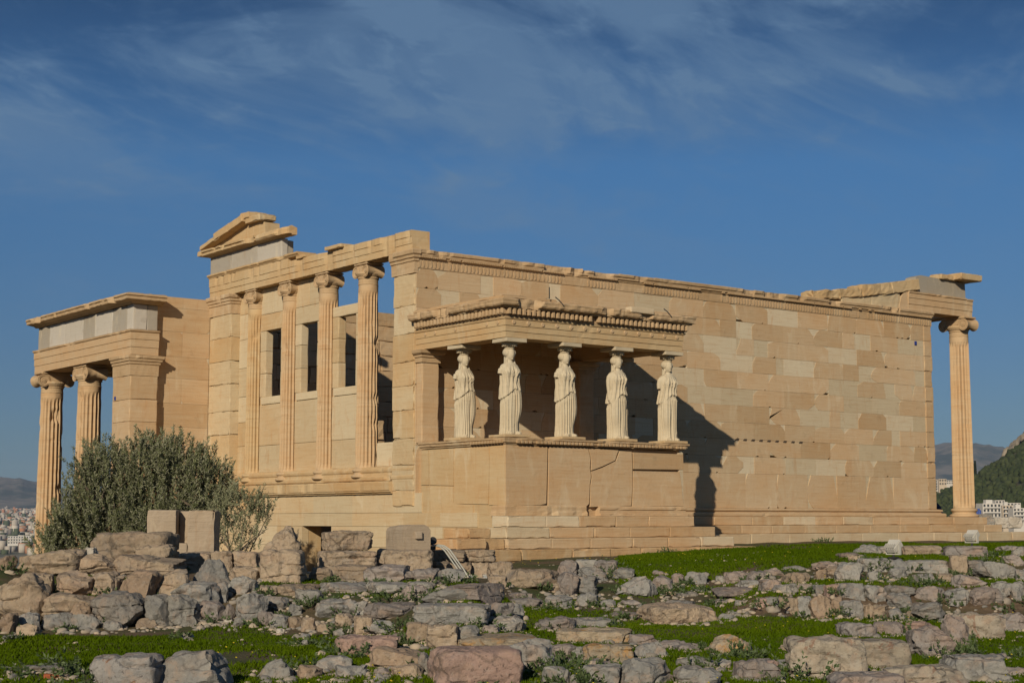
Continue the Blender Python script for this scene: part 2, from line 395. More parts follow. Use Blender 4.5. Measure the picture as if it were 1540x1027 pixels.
def blockwall(mb, O, u, n, rows, oldp=0.85, pc=0.5, cmax=0.32, chipp=0.22, marks=(), depth=0.12, proud=0.006, tints=(0.2, 0.85), split=0.0):
    for z0, z1, bl in rows:
        for a0, a1 in bl:
            w, h = a1 - a0, z1 - z0; c = ((a0 + a1) / 2, (z0 + z1) / 2)
            isnew = any(m[0] < c[0] < m[1] and m[2] < c[1] < m[3] for m in marks) or rng.random() > oldp
            t = rng.uniform(*tints); g = 0.0012
            rect = lambda za, zb: [(a0 + g, za), (a1 - g, za), (a1 - g, zb), (a0 + g, zb)]
            dz = rng.uniform(0, 0.003)
            if isnew:
                mb.prism(rect(z0 + g, z1 - g), O, u, n, -depth, dz, 0.05, t)
                continue
            cut = w > .9 and rng.random() < split; nick = not cut and rng.random() < chipp
            mb.prism(rect(z0 + (.06 if nick else g), z1 - g), O, u, n, -depth, -0.002, 0.0, rng.uniform(0.3, 0.8))
            o0, ww = 0.0, w
            if cut: ww = w * rng.uniform(.35, .75); o0 = rng.choice([0, w - ww])
            pts = [(a0 + o0 + x, z0 + z) for x, z in worn_poly(ww, h, pc, cmax, nick=nick)]
            mb.prism(pts, O, u, n, -0.05, proud + dz, rng.uniform(0.8, 1.0), t)
def courses(zs, L, u0, u1, jitter=0.0, phase=0.0, gap=None):
    rows = []
    for i in range(len(zs) - 1):
        x = u0 - (L / 2 if i % 2 else 0) - phase; bl = []
        while x < u1 - 0.01:
            e = x + L * (1 + rng.uniform(-jitter, jitter))
            if u1 - e < 0.3: e = u1
            a0, a1 = max(x, u0), min(e, u1)
            if a1 - a0 > 0.15: bl.append((a0, a1))
            elif bl: bl[-1] = (bl[-1][0], a1)
            x = e
        rows.append((zs[i], zs[i + 1], bl))
    return rows

ZS = [1.23, 1.72, 2.21, 2.69, 3.18, 3.67, 4.16, 4.65, 5.14, 5.63, 6.13]
# --- south wall
def south_wall():
    mb = MB()
    marks = []
    for X0, Y0, X1, Y1 in [(330, 175, 440, 240), (160, 330, 275, 395), (385, 355, 495, 410), (540, 310, 645, 375), (45, 385, 105, 445), (65, 450, 275, 515), (540, 425, 640, 480),
                           (440, 530, 550, 590), (645, 485, 705, 600), (740, 548, 835, 605), (390, 700, 600, 768), (645, 652, 750, 712), (780, 278, 890, 342), (885, 720, 945, 770)]:
        p = onplane(1000 + X0 / 2.333, 390 + Y1 / 2.333, 1, 0); q = onplane(1000 + X1 / 2.333, 390 + Y0 / 2.333, 1, 0)
        marks.append((p[0] - 0.05, q[0] + 0.05, min(p[2], q[2]) - .05, max(p[2], q[2]) + .05))
    blockwall(mb, (0, 0, 0), (1, 0, 0), (0, -1, 0), courses(ZS, 1.31, 0, 19.62), 0.96, 0.55, 0.34, 0.6, marks, split=0.2)
    blockwall(mb, (0, 0, 0), (1, 0, 0), (0, -1, 0), courses([0.24, 1.23], 1.31, 0, 19.62, 0.0, 0.4), 1.0, 0.4, 0.3, 0.12, proud=0.02, tints=(0.35, 0.8))
    # east anta, worn at the arris
    zz = [0.24, 1.23] + ZS[1:]
    for i in range(len(zz) - 1):
        e = 20.03 - max(0, rng.gauss(0, 0.03))
        mb.rbox(19.622, e, -0.028, 0.66, zz[i] + .002, zz[i + 1] - .002, 1.0, rng.uniform(0.3, 0.7), 0.006, 0.10, 0.12)
    # inner face and core, broken at the joints
    mb.box(0.3, 19.62, 0.13, 0.5, 0.24, 6.12, 0.9, 0.3)
    for i in range(len(zz) - 1):
        x = 0.98
        while x < 19.5:
            e = min(x + rng.uniform(1.1, 1.5), 19.6); mb.rbox(x + .003, e - .003, 0.50, 0.65 + rng.uniform(-.02, .01), zz[i] + .003, zz[i + 1] - .003, 1, rng.uniform(.1, .8), 0.01, 0.05, 0.3); x = e
    sw = P(mb, 'south_wall', MAR)
    # crowning band: anthemion strip, egg and dart, top fillet
    mb = MB()
    prof = [(-0.5, 6.13), (0.022, 6.13), (0.024, 6.36), (0.05, 6.375), (0.06, 6.41), (0.10, 6.43), (0.105, 6.475), (0.14, 6.50), (0.15, 6.56), (0.13, 6.586), (-0.5, 6.586)]
    x = 0.02; k = 0
    while x < 19.9:
        e = min(x + 1.31 * (1 if k else 1.0), 20.04)
        if 20.04 - e < 0.5: e = 20.04
        top = 0.0 if k in (0, 14, 13, 12) else rng.choice([0, 0, -0.012, -0.03])
        pr = [(a, z + (top if z > 6.5 else 0)) for a, z in prof]
        mb.moulding([(x + .003, 0), (e - .003, 0)], pr, 0.1, 0.006, 0.12, 0.9, 0.16 if 0 < k < 12 else 0.3, age=1, tint=rng.uniform(0.3, 0.75), seed=k * 3.1)
        y0 = -0.03
        n = int((e - x) / 0.115)
        for j in range(n):
            xx = x + (j + 0.5) * 0.115
            if noise.noise(Vector((xx * 0.8, 4.4, 0))) + 0.4 * noise.noise(Vector((xx * 3, 1, 0))) > 0.22: continue
            r = 0.036
            mb.prism([(xx - r * 0.5, 6.155), (xx + r * 0.5, 6.155), (xx + r, 6.24), (xx + r * 0.9, 6.30), (xx + r * 0.3, 6.335), (xx - r * 0.3, 6.335), (xx - r * 0.9, 6.30), (xx - r, 6.24)], (0, 0, 0), (1, 0, 0), (0, -1, 0), 0.02, 0.024 + 0.014, 1, 0.5)
            for hh in (0, 1):
                x2 = xx - 0.03 + hh * 0.0575
                mb.box(x2 - 0.016, x2 + 0.016, -0.112, -0.05, 6.385, 6.425, 1, 0.4)
        x = e; k += 1
    P(mb, 'wall_crown', CARV, sw)
    mb = MB()
    mb.moulding([(5.5, 0), (20.05, 0), (20.05, 1.2)], [(-0.3, 0.0), (0.20, 0.0), (0.215, 0.03), (0.215, 0.075), (0.19, 0.105), (0.12, 0.115), (0.09, 0.135), (0.095, 0.155), (0.13, 0.165), (0.14, 0.195), (0.125, 0.225), (0.05, 0.238), (-0.3, 0.24)], 0.14, 0.004, 0.03, 0.7, 0.35, age=1, tint=0.55)
    P(mb, 'base_moulding', MAR, sw)
    mb = MB(); p = onplane(1377, 516, 1, -0.02); mb.box(p[0] - .05, p[0] + .05, -.03, -.012, p[2] - .06, p[2] + .06)
    P(mb, 'survey_marker', simple('blue_marker', (0.03, 0.05, 0.22)), sw)
    # row of little cuttings: raised patches painted dark for the shade inside
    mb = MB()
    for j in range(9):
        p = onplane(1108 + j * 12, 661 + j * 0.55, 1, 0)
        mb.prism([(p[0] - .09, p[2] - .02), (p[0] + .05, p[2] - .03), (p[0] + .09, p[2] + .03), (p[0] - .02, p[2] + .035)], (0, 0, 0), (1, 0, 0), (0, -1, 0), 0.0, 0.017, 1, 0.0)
    P(mb, 'cut_holes', simple('hole_shade', (0.07, 0.05, 0.035)), sw)
south_wall()

# --- steps (krepis) and foundation
def steps():
    mb = MB()
    def run(x0, x1, y0, y1, z0, z1, L, ch=0.03, age=1.0, mat=None):
        x = x0
        while x < x1 - 0.01:
            e = min(x + L * rng.uniform(0.85, 1.15), x1)
            if x1 - e < 0.4: e = x1
            mb.rbox(x + .002, e - .002, y0, y1, z0, z1, age if rng.random() < 0.8 else 0.1, rng.uniform(0.3, 0.75), 0.005, ch, 0.2, seed=x); x = e
    run(5.68, 22.25, -0.3, 0.3, -0.245, -0.003, 1.35, 0.02)
    run(6.14, 22.62, -0.6, -0.05, -0.48, -0.25, 1.35, 0.02)
    run(6.52, 23.9, -0.68, -0.1, -0.85, -0.485, 1.5, 0.05, 0.35)
    run(-0.1, 5.67, -3.9, -3.3, -0.255, -0.005, 1.1, 0.08)
    run(-0.32, 6.13, -4.14, -3.4, -0.50, -0.262, 1.2, 0.06)
    run(-0.5, 6.5, -4.42, -3.5, -0.735, -0.505, 1.2, 0.06, 0.8)
    # east end
    mb.rbox(22.255, 22.62, -0.2, 11.6, -0.48, -0.25, 1, 0.5, 0.006, 0.03, 0.3); mb.rbox(20.1, 22.24, 0.31, 11.5, -0.245, -0.004, 1, 0.5, 0.006, 0.03, 0.3)
    mb.rbox(22.63, 23.9, -0.05, 11.8, -0.85, -0.486, 0.4, 0.5, 0.006, 0.03, 0.3)
    mb.box(5.7, 22.2, 0.31, 0.6, -0.9, -0.02, 1, 0.3)
    # east side of the podium
    for (y0, z0, z1, xe) in ((-3.2, -0.255, -0.005, 5.67), (-3.3, -0.50, -0.262, 6.13), (-3.4, -0.735, -0.505, 6.5)):
        mb.rbox(5.0, xe - .001, y0, -0.7, z0, z1, 1, 0.5, 0.005, 0.03, 0.25)
    st = P(mb, 'steps', MAR)
    mb = MB()
    x = -1.2
    while x < 7.1:
        e = min(x + rng.uniform(0.75, 1.5), 7.1)
        mb.rbox(x + .006, e - .006, -4.62 + rng.uniform(-.04, .06), -3.6, -0.99, -0.742, 1, rng.uniform(0.2, 0.9), 0.012, 0.12, 0.16, seed=x); x = e
    x = -2.6
    while x < 2.0:
        e = min(x + rng.uniform(0.55, 1.1), 2.0)
        mb.rbox(x + .01, e - .01, -4.60 + rng.uniform(-.06, .08), -3.7, -1.5, -1.0, 1, rng.uniform(0.2, 0.9), 0.018, 0.14, 0.16, seed=x + 9); x = e
    x = -3.4
    for zz0, zz1, x0, x1 in ((-0.99, -0.742, -3.2, -1.21), (-0.745, -0.5, -1.9, -0.51), (-0.5, -0.27, -1.5, -0.9)):
        x = x0
        while x < x1 - .1:
            e = min(x + rng.uniform(0.4, 0.9), x1); mb.rbox(x + .01, e - .01, -4.5 + rng.uniform(-.05, .1) + (zz0 + 1) * .3, -3.4, zz0 + .004, zz1 - .006, 1, rng.uniform(0.3, 1), 0.016, 0.13, 0.15, seed=x + zz0); x = e
    P(mb, 'foundation', POROS)
steps()

# --- caryatid porch
XE, YS = 5.50, -3.69
def porch():
    mb = MB()
    mb.box(0.12, XE - .12, YS + .12, -0.01, -0.7, 1.60, 1, 0.3)
    # front slabs traced from their joints (x, z)
    def q(u, v): p = onplane(u, v, 1, YS); return (p[0], p[2])
    slabs = [[(760, 668), (823.5, 672), (823, 700), (821.5, 757), (812, 759), (761, 760)],
             [(826, 672), (884, 673.5), (888, 690), (887, 704), (889, 716), (887, 728), (886, 757), (880, 763), (825, 760)],
             [(886, 674), (930, 677), (925, 692), (906, 701), (890, 707), (890, 690)],
             [(933, 678), (950, 679), (951, 700), (951, 730), (949.5, 760), (888.5, 762), (889, 730), (891, 716), (889.5, 709), (907, 703), (927, 693)],
             [(953, 680), (1028, 683), (1028.2, 706), (953, 705)],
             [(953, 708), (1022, 709.5), (1025, 730), (1028, 760.5), (952, 761)]]
    tn = [0.55, 0.7, 0.6, 0.65, 0.3, 0.75]
    for s, t in zip(slabs, tn):
        pts = [q(*p) for p in reversed(s)]
        pts = [(min(max(a, 0.0), XE), b) for a, b in pts]
        mb.prism(pts, (0, YS, 0), (1, 0, 0), (0, -1, 0), -0.10, 0.0, 1, t)
    # east side
    blockwall(mb, (XE, 0, 0), (0, 1, 0), (1, 0, 0), [(0.24, 1.62, [(-3.68, -2.5), (-2.5, -1.2), (-1.2, 0)])], 1, 0.3, 0.2, 0)
    # base course round the podium
    o1 = P(mb, 'porch_podium', MAR)
    mb = MB()
    mb.moulding([(0.0, -3.2), (0.0, YS), (2.35, YS)], [(-0.3, 0.0), (0.07, 0.0), (0.075, 0.06), (0.03, 0.12), (0.035, 0.2), (0.0, 0.235), (-0.3, 0.236)], 0.14, 0.008, 0.06, 1.2, 0.0, tint=0.45)
    mb.moulding([(2.75, YS), (XE, YS), (XE, -0.0)], [(-0.3, 0.0), (0.07, 0.0), (0.075, 0.05), (0.03, 0.07), (0.035, 0.14), (0.06, 0.15), (0.06, 0.20), (0.0, 0.235), (-0.3, 0.236)], 0.14, 0.004, 0.03, 1.2, 0.3, tint=0.6)
    P(mb, 'base_moulding', MAR, o1)
    # west side of the podium: big pale slabs
    mb = MB()
    def w(u, v): p = onplane(u, v, 0, 0.0); return (p[1], p[2])
    for s, t in [([(684, 674), (735, 671.5), (736, 700), (734, 758), (683, 757)], .7), ([(737, 671), (760, 669), (760, 760), (735.5, 759)], .75), ([(646, 676), (682, 674), (682, 730), (646, 729)], .55),
                 ([(636, 678), (644.5, 677), (645, 729), (633, 729)], .5), ([(646, 732), (682, 732), (682, 757), (712, 759), (711, 791), (650, 789)], .8)]:
        pts = [w(*p) for p in s]
        mb.prism(pts, (0, 0, 0), (0, 1, 0), (-1, 0, 0), -0.14, 0.004, 1, t)
    mb.box(0.02, 0.12, YS + .02, -0.25, -0.8, 1.6, 1, 0.55)
    P(mb, 'porch_side_wall', MARW)
    # crown of the podium, egg and dart
    mb = MB()
    prof = [(-0.45, 1.615), (0.02, 1.615), (0.03, 1.64), (0.07, 1.66), (0.08, 1.71), (0.115, 1.725), (0.12, 1.765), (-0.45, 1.77)]
    mb.moulding([(0, -0.28), (0, YS), (XE, YS), (XE, -0.05)], prof, 0.12, 0.006, 0.05, 1.3, 0.12, tint=0.5)
    def eggs(z, hgt, out, step, wd, skip=0.2, y_from=-1.9, x0=0.0, seed=0):
        t = YS + step / 2
        while t < y_from:
            if H(t, seed) > skip: mb.box(-out, -out + 0.06, t - wd / 2, t + wd / 2, z, z + hgt, 1, 0.45)
            t += step
        t = x0 + step / 2
        while t < XE:
            if H(t, seed + 1) > skip: mb.box(t - wd / 2, t + wd / 2, YS - out, YS - out + 0.06, z, z + hgt, 1, 0.45)
            t += step
    eggs(1.645, 0.065, 0.112, 0.115, 0.068, 0.08, -2.4)
    P(mb, 'podium_crown', CARV)
    # pilasters at the wall
    for x0, x1 in ((0.0, 0.5), (XE - .5, XE)):
        mb = MB(); mb.rbox(x0 + .006, x1, -0.28, -0.012, 1.775, 3.86, 1, 0.7, 0.006, 0.05, 0.25)
        pl = P(mb, 'pilaster', MAR)
        mb = MB(); mb.moulding([(x0, -0.01), (x0, -0.28), (x1, -0.28), (x1, -0.01)], [(-0.2, 3.75), (0.03, 3.75), (0.03, 3.86), (0.06, 3.88), (0.06, 3.93), (0.10, 3.95), (0.13, 3.98), (0.14, 4.05), (-0.2, 4.052)], 0.08, 0.006, 0.04, 1.5, 0.1)
        P(mb, 'capital', CARV, pl)
    # entablature
    mb = MB()
    pa = [(-0.5, 4.06), (0.0, 4.06), (0.0, 4.195), (0.018, 4.20), (0.018, 4.33), (0.036, 4.335), (0.036, 4.47), (0.06, 4.485), (0.075, 4.53), (-0.5, 4.535)]
    mb.moulding([(0, -0.02), (0, YS), (XE, YS), (XE, -0.02)], pa, 0.12, 0.005, 0.05, 1.1, 0.22, tint=0.62)
    en = P(mb, 'porch_architrave', MARW)
    def disc(c, n, r=0.05):
        n = Vector(n); u = Vector((-n.y, n.x, 0)); ring = [[], [], []]
        for k in range(14):
            a = 2 * math.pi * k / 14; d = u * math.cos(a) + Vector((0, 0, 1)) * math.sin(a)
            for i, (rr, o) in enumerate(((r, -0.01), (r, 0.014), (r * 0.8, 0.022))): ring[i].append(tuple(Vector(c) + d * rr + n * o))
        mb = MB(); mb.loft(ring, 1, 0.7); mb.build('rosette', CARV).parent = en
    for k in range(13): disc((0.2 + k * 0.425, YS - 0.036, 4.41), (0, -1, 0))
    for k in range(8):
        if k not in (2, 3, 5): disc((-0.036, YS + 0.25 + k * 0.425, 4.41), (-1, 0, 0))
    mb = MB()
    mb.moulding([(0, -0.02), (0, YS), (XE, YS), (XE, -0.02)], [(-0.5, 4.54), (0.05, 4.54), (0.05, 4.57), (0.035, 4.72), (-0.5, 4.725)], 0.15, 0.004, 0, tint=0.25)
    def dent(path_u, f, n):
        for k in range(n):
            if H(k, n) < 0.06: continue
            f(k)
    t = YS - 0.10
    while t < -0.15:
        if H(t * 3, 5) > 0.07: mb.rbox(-0.185, -0.05, t, t + 0.078, 4.575, 4.715, 1, 0.6, 0.005, 0.02, 0.1)
        t += 0.142
    t = -0.05
    while t < XE + 0.08:
        if H(t * 3, 9) > 0.07: mb.rbox(t, t + 0.078, YS - 0.185, YS - 0.05, 4.575, 4.715, 1, 0.45, 0.005, 0.02, 0.1)
        t += 0.142
    t = YS
    while t < -0.15: mb.box(XE + 0.05, XE + 0.185, t, t + 0.085, 4.575, 4.715, 1, 0.45); t += 0.142
    P(mb, 'dentils', CARV, en)
    mb = MB()
    pc = [(-0.7, 4.725), (0.18, 4.725), (0.19, 4.755), (0.26, 4.765), (0.285, 4.80), (0.29, 4.86), (0.30, 4.89), (0.27, 4.925), (0.15, 4.945), (-0.7, 4.95)]
    mb.moulding([(0, -0.05), (0, YS), (XE, YS), (XE, -0.05)], pc, 0.06, 0.022, 0.15, 1.1, 0.10, tint=0.55, seed=2.7)
    P(mb, 'cornice', CARV, en)
    mb = MB()
    # worn roof slabs lying on the cornice
    for (x0, x1, y0, y1, z1) in ((-0.12, 1.5, -3.72, -0.02, 5.03), (1.51, 2.9, -3.7, -0.02, 5.0), (2.91, 4.2, -3.6, -0.02, 5.0), (4.21, 5.42, -3.7, -0.02, 5.02)):
        mb.rbox(x0, x1, y0, y1, 4.953, z1, 1, rng.uniform(.3, .7), 0.014, 0.14, 0.16, seed=x0)
    mb.box(0.45, XE - .45, YS + .45, -.02, 4.56, 4.93, 1, 0.2)
    for k in range(3): mb.box(0.52, XE - .52, -3.1 + k * .98, -2.95 + k * .98, 4.42, 4.56, 1, 0.2)
    mb.rbox(3.55, 4.3, YS - 0.32, YS - 0.1, 4.88, 5.02, 0.1, 0.7, 0.004, 0.02, 0.15)
    P(mb, 'porch_roof', MAR)
    # iron clamp rods on the cornice
    mb = MB()
    for x in (1.28, 4.7):
        mb.tube([(x, YS - .22, 5.06), (x + .07, YS - .27, 4.99), (x + .18, YS - .31, 4.86)], 0.014, 6)
    mb.tube([(1.2, YS - .1, 5.03), (1.2, YS - .1, 5.3)], 0.014, 6)
    P(mb, 'iron_clamp', simple('iron', (0.05, 0.045, 0.04)), en)
porch()

# --- caryatids
def make_kore(mir, sd=0):
    mb = MB(); m = 120; rings = []; q_ = random.Random(sd * 7 + 1); ph = q_.uniform(0, 6); hm = q_.uniform(-.05, .05); hy = q_.uniform(-.14, .05); nf = q_.choice([10, 11, 12])
    brk = [q_.choice([3, 4]), q_.choice([4, 5, 7])]
    lv = [(0.0, 0.226, 0.202), (.05, 0.234, 0.207), (.12, 0.226, 0.201), (.3, 0.220, 0.194), (.5, 0.218, 0.193), (.7, 0.221, 0.194), (.9, 0.234, 0.197), (1.0, 0.238, 0.193), (1.1, 0.231, 0.183), (1.2, 0.214, 0.169),
          (1.28, 0.216, 0.173), (1.36, 0.217, 0.176), (1.44, 0.227, 0.178), (1.52, 0.237, 0.159), (1.57, 0.237, 0.138), (1.61, 0.213, 0.119), (1.645, 0.149, 0.102), (1.675, 0.080, 0.085), (1.71, 0.068, 0.076), (1.80, 0.068, 0.078)]
    def prof(z):
        for a, b in zip(lv, lv[1:]):
            if a[0] <= z <= b[0]:
                t = (z - a[0]) / (b[0] - a[0]); t = t * t * (3 - 2 * t) * 0.5 + t * 0.5
                return a[1] + (b[1] - a[1]) * t, a[2] + (b[2] - a[2]) * t
        return lv[-1][1:]
    nz = 150
    for k in range(nz + 1):
        z = 1.80 * k / nz; rx, ry = prof(z); ring = []
        for i in range(m):
            a = 2 * math.pi * i / m                         # a = 0 east, -pi/2 front
            ca, sa = math.cos(a), math.sin(a)
            front = max(0, -sa)
            e = 2.6 if z < 1.5 else 2.2
            rr = 1.0 / ((abs(ca) / rx) ** e + (abs(sa) / ry) ** e) ** (1 / e)
            # hem of the overfold: high in front over the bent leg, low on the other side
            s = ca if mir else -ca                          # the hem drops towards the west side
            hem = 1.10 + hm - 0.22  * max(0, s) ** 1.3 - 0.05 * max(0, -s) - 0.10 * max(0, sa)
            d = 0.0
            if z < hem:
                lower = min(1, (hem - z) / 0.12)
                bent = max(0, ca) * 0.9 + 0.1; bent = math.exp(-((a + 0.75 + (2 * math.pi if a < -4 else 0) - (2 * math.pi if a > math.pi else 0)) / 0.55) ** 2)
                fold = abs(math.sin(a * nf + ph + 0.30 * math.sin(z * 3 + ph))) ** 0.7 - 0.5
                fold += 0.35 * math.sin(a * 23 + z * 2 + ph)
                d += 0.044 * fold * lower * (1 - 0.85 * bent)
                knee = math.exp(-((z - 0.62) / 0.26) ** 2)
                d += bent * (0.055 * knee + 0.028 * (z > 0.62) * min(1, (z - .62) / .3) - 0.028 * math.exp(-((z - 0.2) / 0.2) ** 2))
                d -= 0.05 * math.exp(-((a + 1.45 - (2 * math.pi if a > math.pi else 0)) / 0.09) ** 2) * lower * min(1, max(0, (1.0 - z)) * 2)
                d -= 0.012
            else:
                over = z - hem
                d += 0.020 * math.exp(-(over / 0.09) ** 2) + 0.003
                fade = max(0, min(1, (1.60 - z) / 0.12))
                vee = math.sin(a * 13 + ph + 2.2 * math.sin(z * 4 + a + ph)) + 0.6 * math.sin(a * 29 + z * 9)
                d += fade * (0.015 * vee + 0.007 * math.sin(60 * (z - 1.5) - 26 * abs(a + math.pi / 2 if a < math.pi else a - 1.5 * math.pi)) * front * (z > 1.3))
                # breasts
                for bx in (-0.75, 0.75):
                    aa = math.atan2(sa, ca); d += 0.040 * math.exp(-((aa + math.pi / 2 - bx * 0.75) / 0.36) ** 2 - ((z - 1.43) / 0.085) ** 2)
            r = rr + d
            xx = r * ca + 0.018 * math.sin(z * 2.2) ; ring.append((xx, r * sa, z))
        rings.append(ring)
    mb.loft(rings)
    def ell(c, r, n=20, e=1.0):
        rg = []
        for k in range(1, n):
            ph = math.pi * k / n - math.pi / 2
            rg.append([(c[0] + r[0] * math.cos(ph) * math.cos(2 * math.pi * i / 24), c[1] + r[1] * math.cos(ph) * math.sin(2 * math.pi * i / 24), c[2] + r[2] * math.sin(ph)) for i in range(24)])
        mb.loft(rg)
    hz = 1.86; nb = len(mb.v)
    ell((0, -0.02, hz), (0.108, 0.128, 0.160))                    # skull and face
    ell((0, -0.055, hz - 0.075), (0.062, 0.066, 0.07))             # jaw
    ell((0, 0.03, hz + 0.045), (0.150, 0.145, 0.120))               # hair
    for s in (-1, 1):
        ell((s * 0.10, -0.02, hz + 0.03), (0.04, 0.075, 0.078))
        ell((s * 0.09, -0.005, hz - 0.03), (0.02, 0.024, 0.035))    # ears under the waves
        ell((s * 0.033, -0.112, hz + 0.016), (0.016, 0.010, 0.009)) # eyes
        ell((s * 0.034, -0.108, hz + 0.037), (0.027, 0.014, 0.008)) # brows
        ell((s * 0.04, -0.09, hz - 0.03), (0.026, 0.022, 0.028))
        mb.tube([(s * 0.07, 0.02, hz - 0.02), (s * 0.10, -0.02, hz - 0.12), (s * 0.115, -0.075, hz - 0.24), (s * 0.10, -0.13, hz - 0.33)], [.026, .022, .019, .015], 8)  # plaits
        arm = [(s * 0.20, 0.0, 1.565), (s * 0.242, 0.012, 1.50), (s * 0.258, 0.02, 1.40), (s * 0.262, 0.012, 1.29)]
        if s > 0: arm += [(s * 0.262, 0.0, 1.17), (s * 0.262, -0.01, 1.02), (s * 0.26, -0.015, 0.93)]
        arm = arm[:brk[s > 0]]
        mb.tube(arm, [.054, .060, .057, .052, .047, .042, .038][:len(arm)], 12)
        # toes
        mb.tube([(s * 0.11, -0.17, 0.035), (s * 0.125, -0.27, 0.026)], [0.055, 0.035], 10)
    mb.tube([(0, -0.118, hz + 0.03), (0, -0.136, hz - 0.005), (0, -0.142, hz - 0.022)], [0.010, 0.013, 0.016], 8)   # nose
    ell((0, -0.118, hz - 0.062), (0.026, 0.012, 0.008)); ell((0, -0.116, hz - 0.078), (0.022, 0.012, 0.009)); ell((0, -0.112, hz - 0.112), (0.026, 0.02, 0.02))
    mb.tube([(0, 0.07, hz + 0.03), (0, 0.105, hz - 0.08), (0, 0.12, hz - 0.2), (0, 0.13, hz - 0.33), (0, 0.14, hz - 0.5)], [.085, .075, .066, .058, .05], 12)  # hair down the back
    for i in range(nb, len(mb.v)):                     # turn of the head
        x, y, z = mb.v[i]
        if z > 1.66: t = min(1, (z - 1.66) / .12); c, s_ = math.cos(hy * t), math.sin(hy * t); mb.v[i] = (x * c - y * s_, x * s_ + y * c, z)
    o = mb.build('caryatid', STAT)
    if mir:
        for v in o.data.vertices: v.co.x *= -1
        o.data.flip_normals()
    md = o.modifiers.new('r', 'REMESH'); md.mode = 'VOXEL'; md.voxel_size = 0.0105; md.use_smooth_shade = True
    dg = bpy.context.evaluated_depsgraph_get()
    me = bpy.data.meshes.new_from_object(o.evaluated_get(dg)); o.modifiers.clear()
    for an in ('age', 'tint'):
        if an in me.attributes: me.attributes.remove(me.attributes[an])
        a = me.attributes.new(an, 'FLOAT', 'FACE'); a.data.foreach_set('value', [0.75 if an == 'age' else 0.6] * len(me.polygons))
    me.materials.clear(); me.materials.append(STAT)
    bpy.data.objects.remove(o)
    return me
def caryatids():
    ms = []
    mb = MB(); mb.lathe((0, 0, 1.985), [(0.02, 0), (0.115, 0.0), (0.12, 0.02), (0.11, 0.03), (0.125, 0.05), (0.172, 0.09), (0.19, 0.125), (0.17, 0.14), (0.02, 0.142)], 32, amp=0.003)
    for k in range(18):
        a = 2 * math.pi * k / 18; mb.box(0.16 * math.cos(a) - .016, 0.16 * math.cos(a) + .016, 0.16 * math.sin(a) - .016, 0.16 * math.sin(a) + .016, 2.04, 2.10, 1, 0.4)
    mb.rbox(-0.295, 0.295, -0.285, 0.285, 2.125, 2.218, 0.6, 0.6, 0.004, 0.03, 0.12)
    cap0 = mb
    mb2 = MB(); mb2.rbox(-0.37, 0.37, -0.32, 0.32, -0.062, 0.005, 0.6, 0.5, 0.004, 0.03, 0.15); pl0 = mb2
    cm = None
    for i, (x, y, mir, rz) in enumerate([(0.325, -1.60, 0, 3), (0.315, -3.42, 0, -2), (1.955, -3.42, 0, 2), (3.585, -3.42, 1, 0), (5.25, -3.42, 1, -3), (5.22, -1.60, 1, 2)]):
        o = bpy.data.objects.new('caryatid', make_kore(bool(mir), i + 1)); S.collection.objects.link(o); o.parent = T
        o.matrix_parent_inverse = Matrix.Translation((0, 0, 0.8))
        o.location = (x, y, 1.838); o.rotation_euler = (0, 0, R(rz))
        if cm is None:
            c = cap0.build('capital', STAT); p = pl0.build('plinth', MARW); cm = (c, p)
        else: c, p = cm[0].copy(), cm[1].copy(); S.collection.objects.link(c); S.collection.objects.link(p)
        c.parent = o; p.parent = o
caryatids()

# --- Ionic columns
def flute_ring(cx, cy, z, r, nf=18, per=7, amp=0.0, depth=0.2):
    out = []
    w = 2 * math.pi * r / nf
    for f in range(nf):
        for k in range(per):
            t = k / per
            a = 2 * math.pi * (f + t) / nf
            d = 0.0 if t < 0.13 else w * depth * 2.2 * math.sqrt(max(0, 1 - ((t - 0.565) / 0.435) ** 2))
            p = Vector((cx + (r - d) * math.cos(a), cy + (r - d) * math.sin(a), z))
            if amp:
                nv = noise.noise(p * 2.1) * amp + noise.noise(p * 8) * amp * 0.6
                p.x += nv * math.cos(a); p.y += nv * math.sin(a)
            out.append(tuple(p))
    return out
def shaft_mb(rb, rt, h, drums, wear=0.006, seed=0.0):
    mb = MB(); rings = []
    zs = [0.0]; n = max(20, int(h / 0.16))
    cuts = [h * (i + 1) / drums + (H(seed, i) - 0.5) * 0.3 for i in range(drums - 1)] if drums > 1 else []
    ev = [(h * k / n, 1.0) for k in range(n + 1)]
    for c in cuts: ev += [(c - 0.012, 1.0), (c - 0.004, 0.965), (c + 0.004, 0.965), (c + 0.012, 1.0)]
    ev.sort()
    for z, s in ev:
        t = z / h; r = (rb + (rt - rb) * (t ** 1.25)) * s
        dr = sum(1 for c in cuts if z > c); r *= 1 + (H(seed + 3, dr) - 0.5) * 0.02
        fl = 0.21 * (1 if 0.02 < t < 0.955 else 0)
        ring = flute_ring(0, 0, z, r, depth=fl)
        rr = []
        for p in ring:
            v = Vector(p); q = v + Vector((seed * 7, seed * 3, seed)); d = Vector((v.x, v.y, 0)).normalized()
            wv = noise.noise(q * 1.7) * wear + noise.noise(q * 7) * wear * 0.8
            ch = max(0, noise.noise(q * 3.1) - 0.42) * 0.12 * (wear / 0.006)
            rr.append(tuple(v + d * (wv - ch)))
        rings.append(rr)
    mb.loft(rings, 1, 0.55); return mb
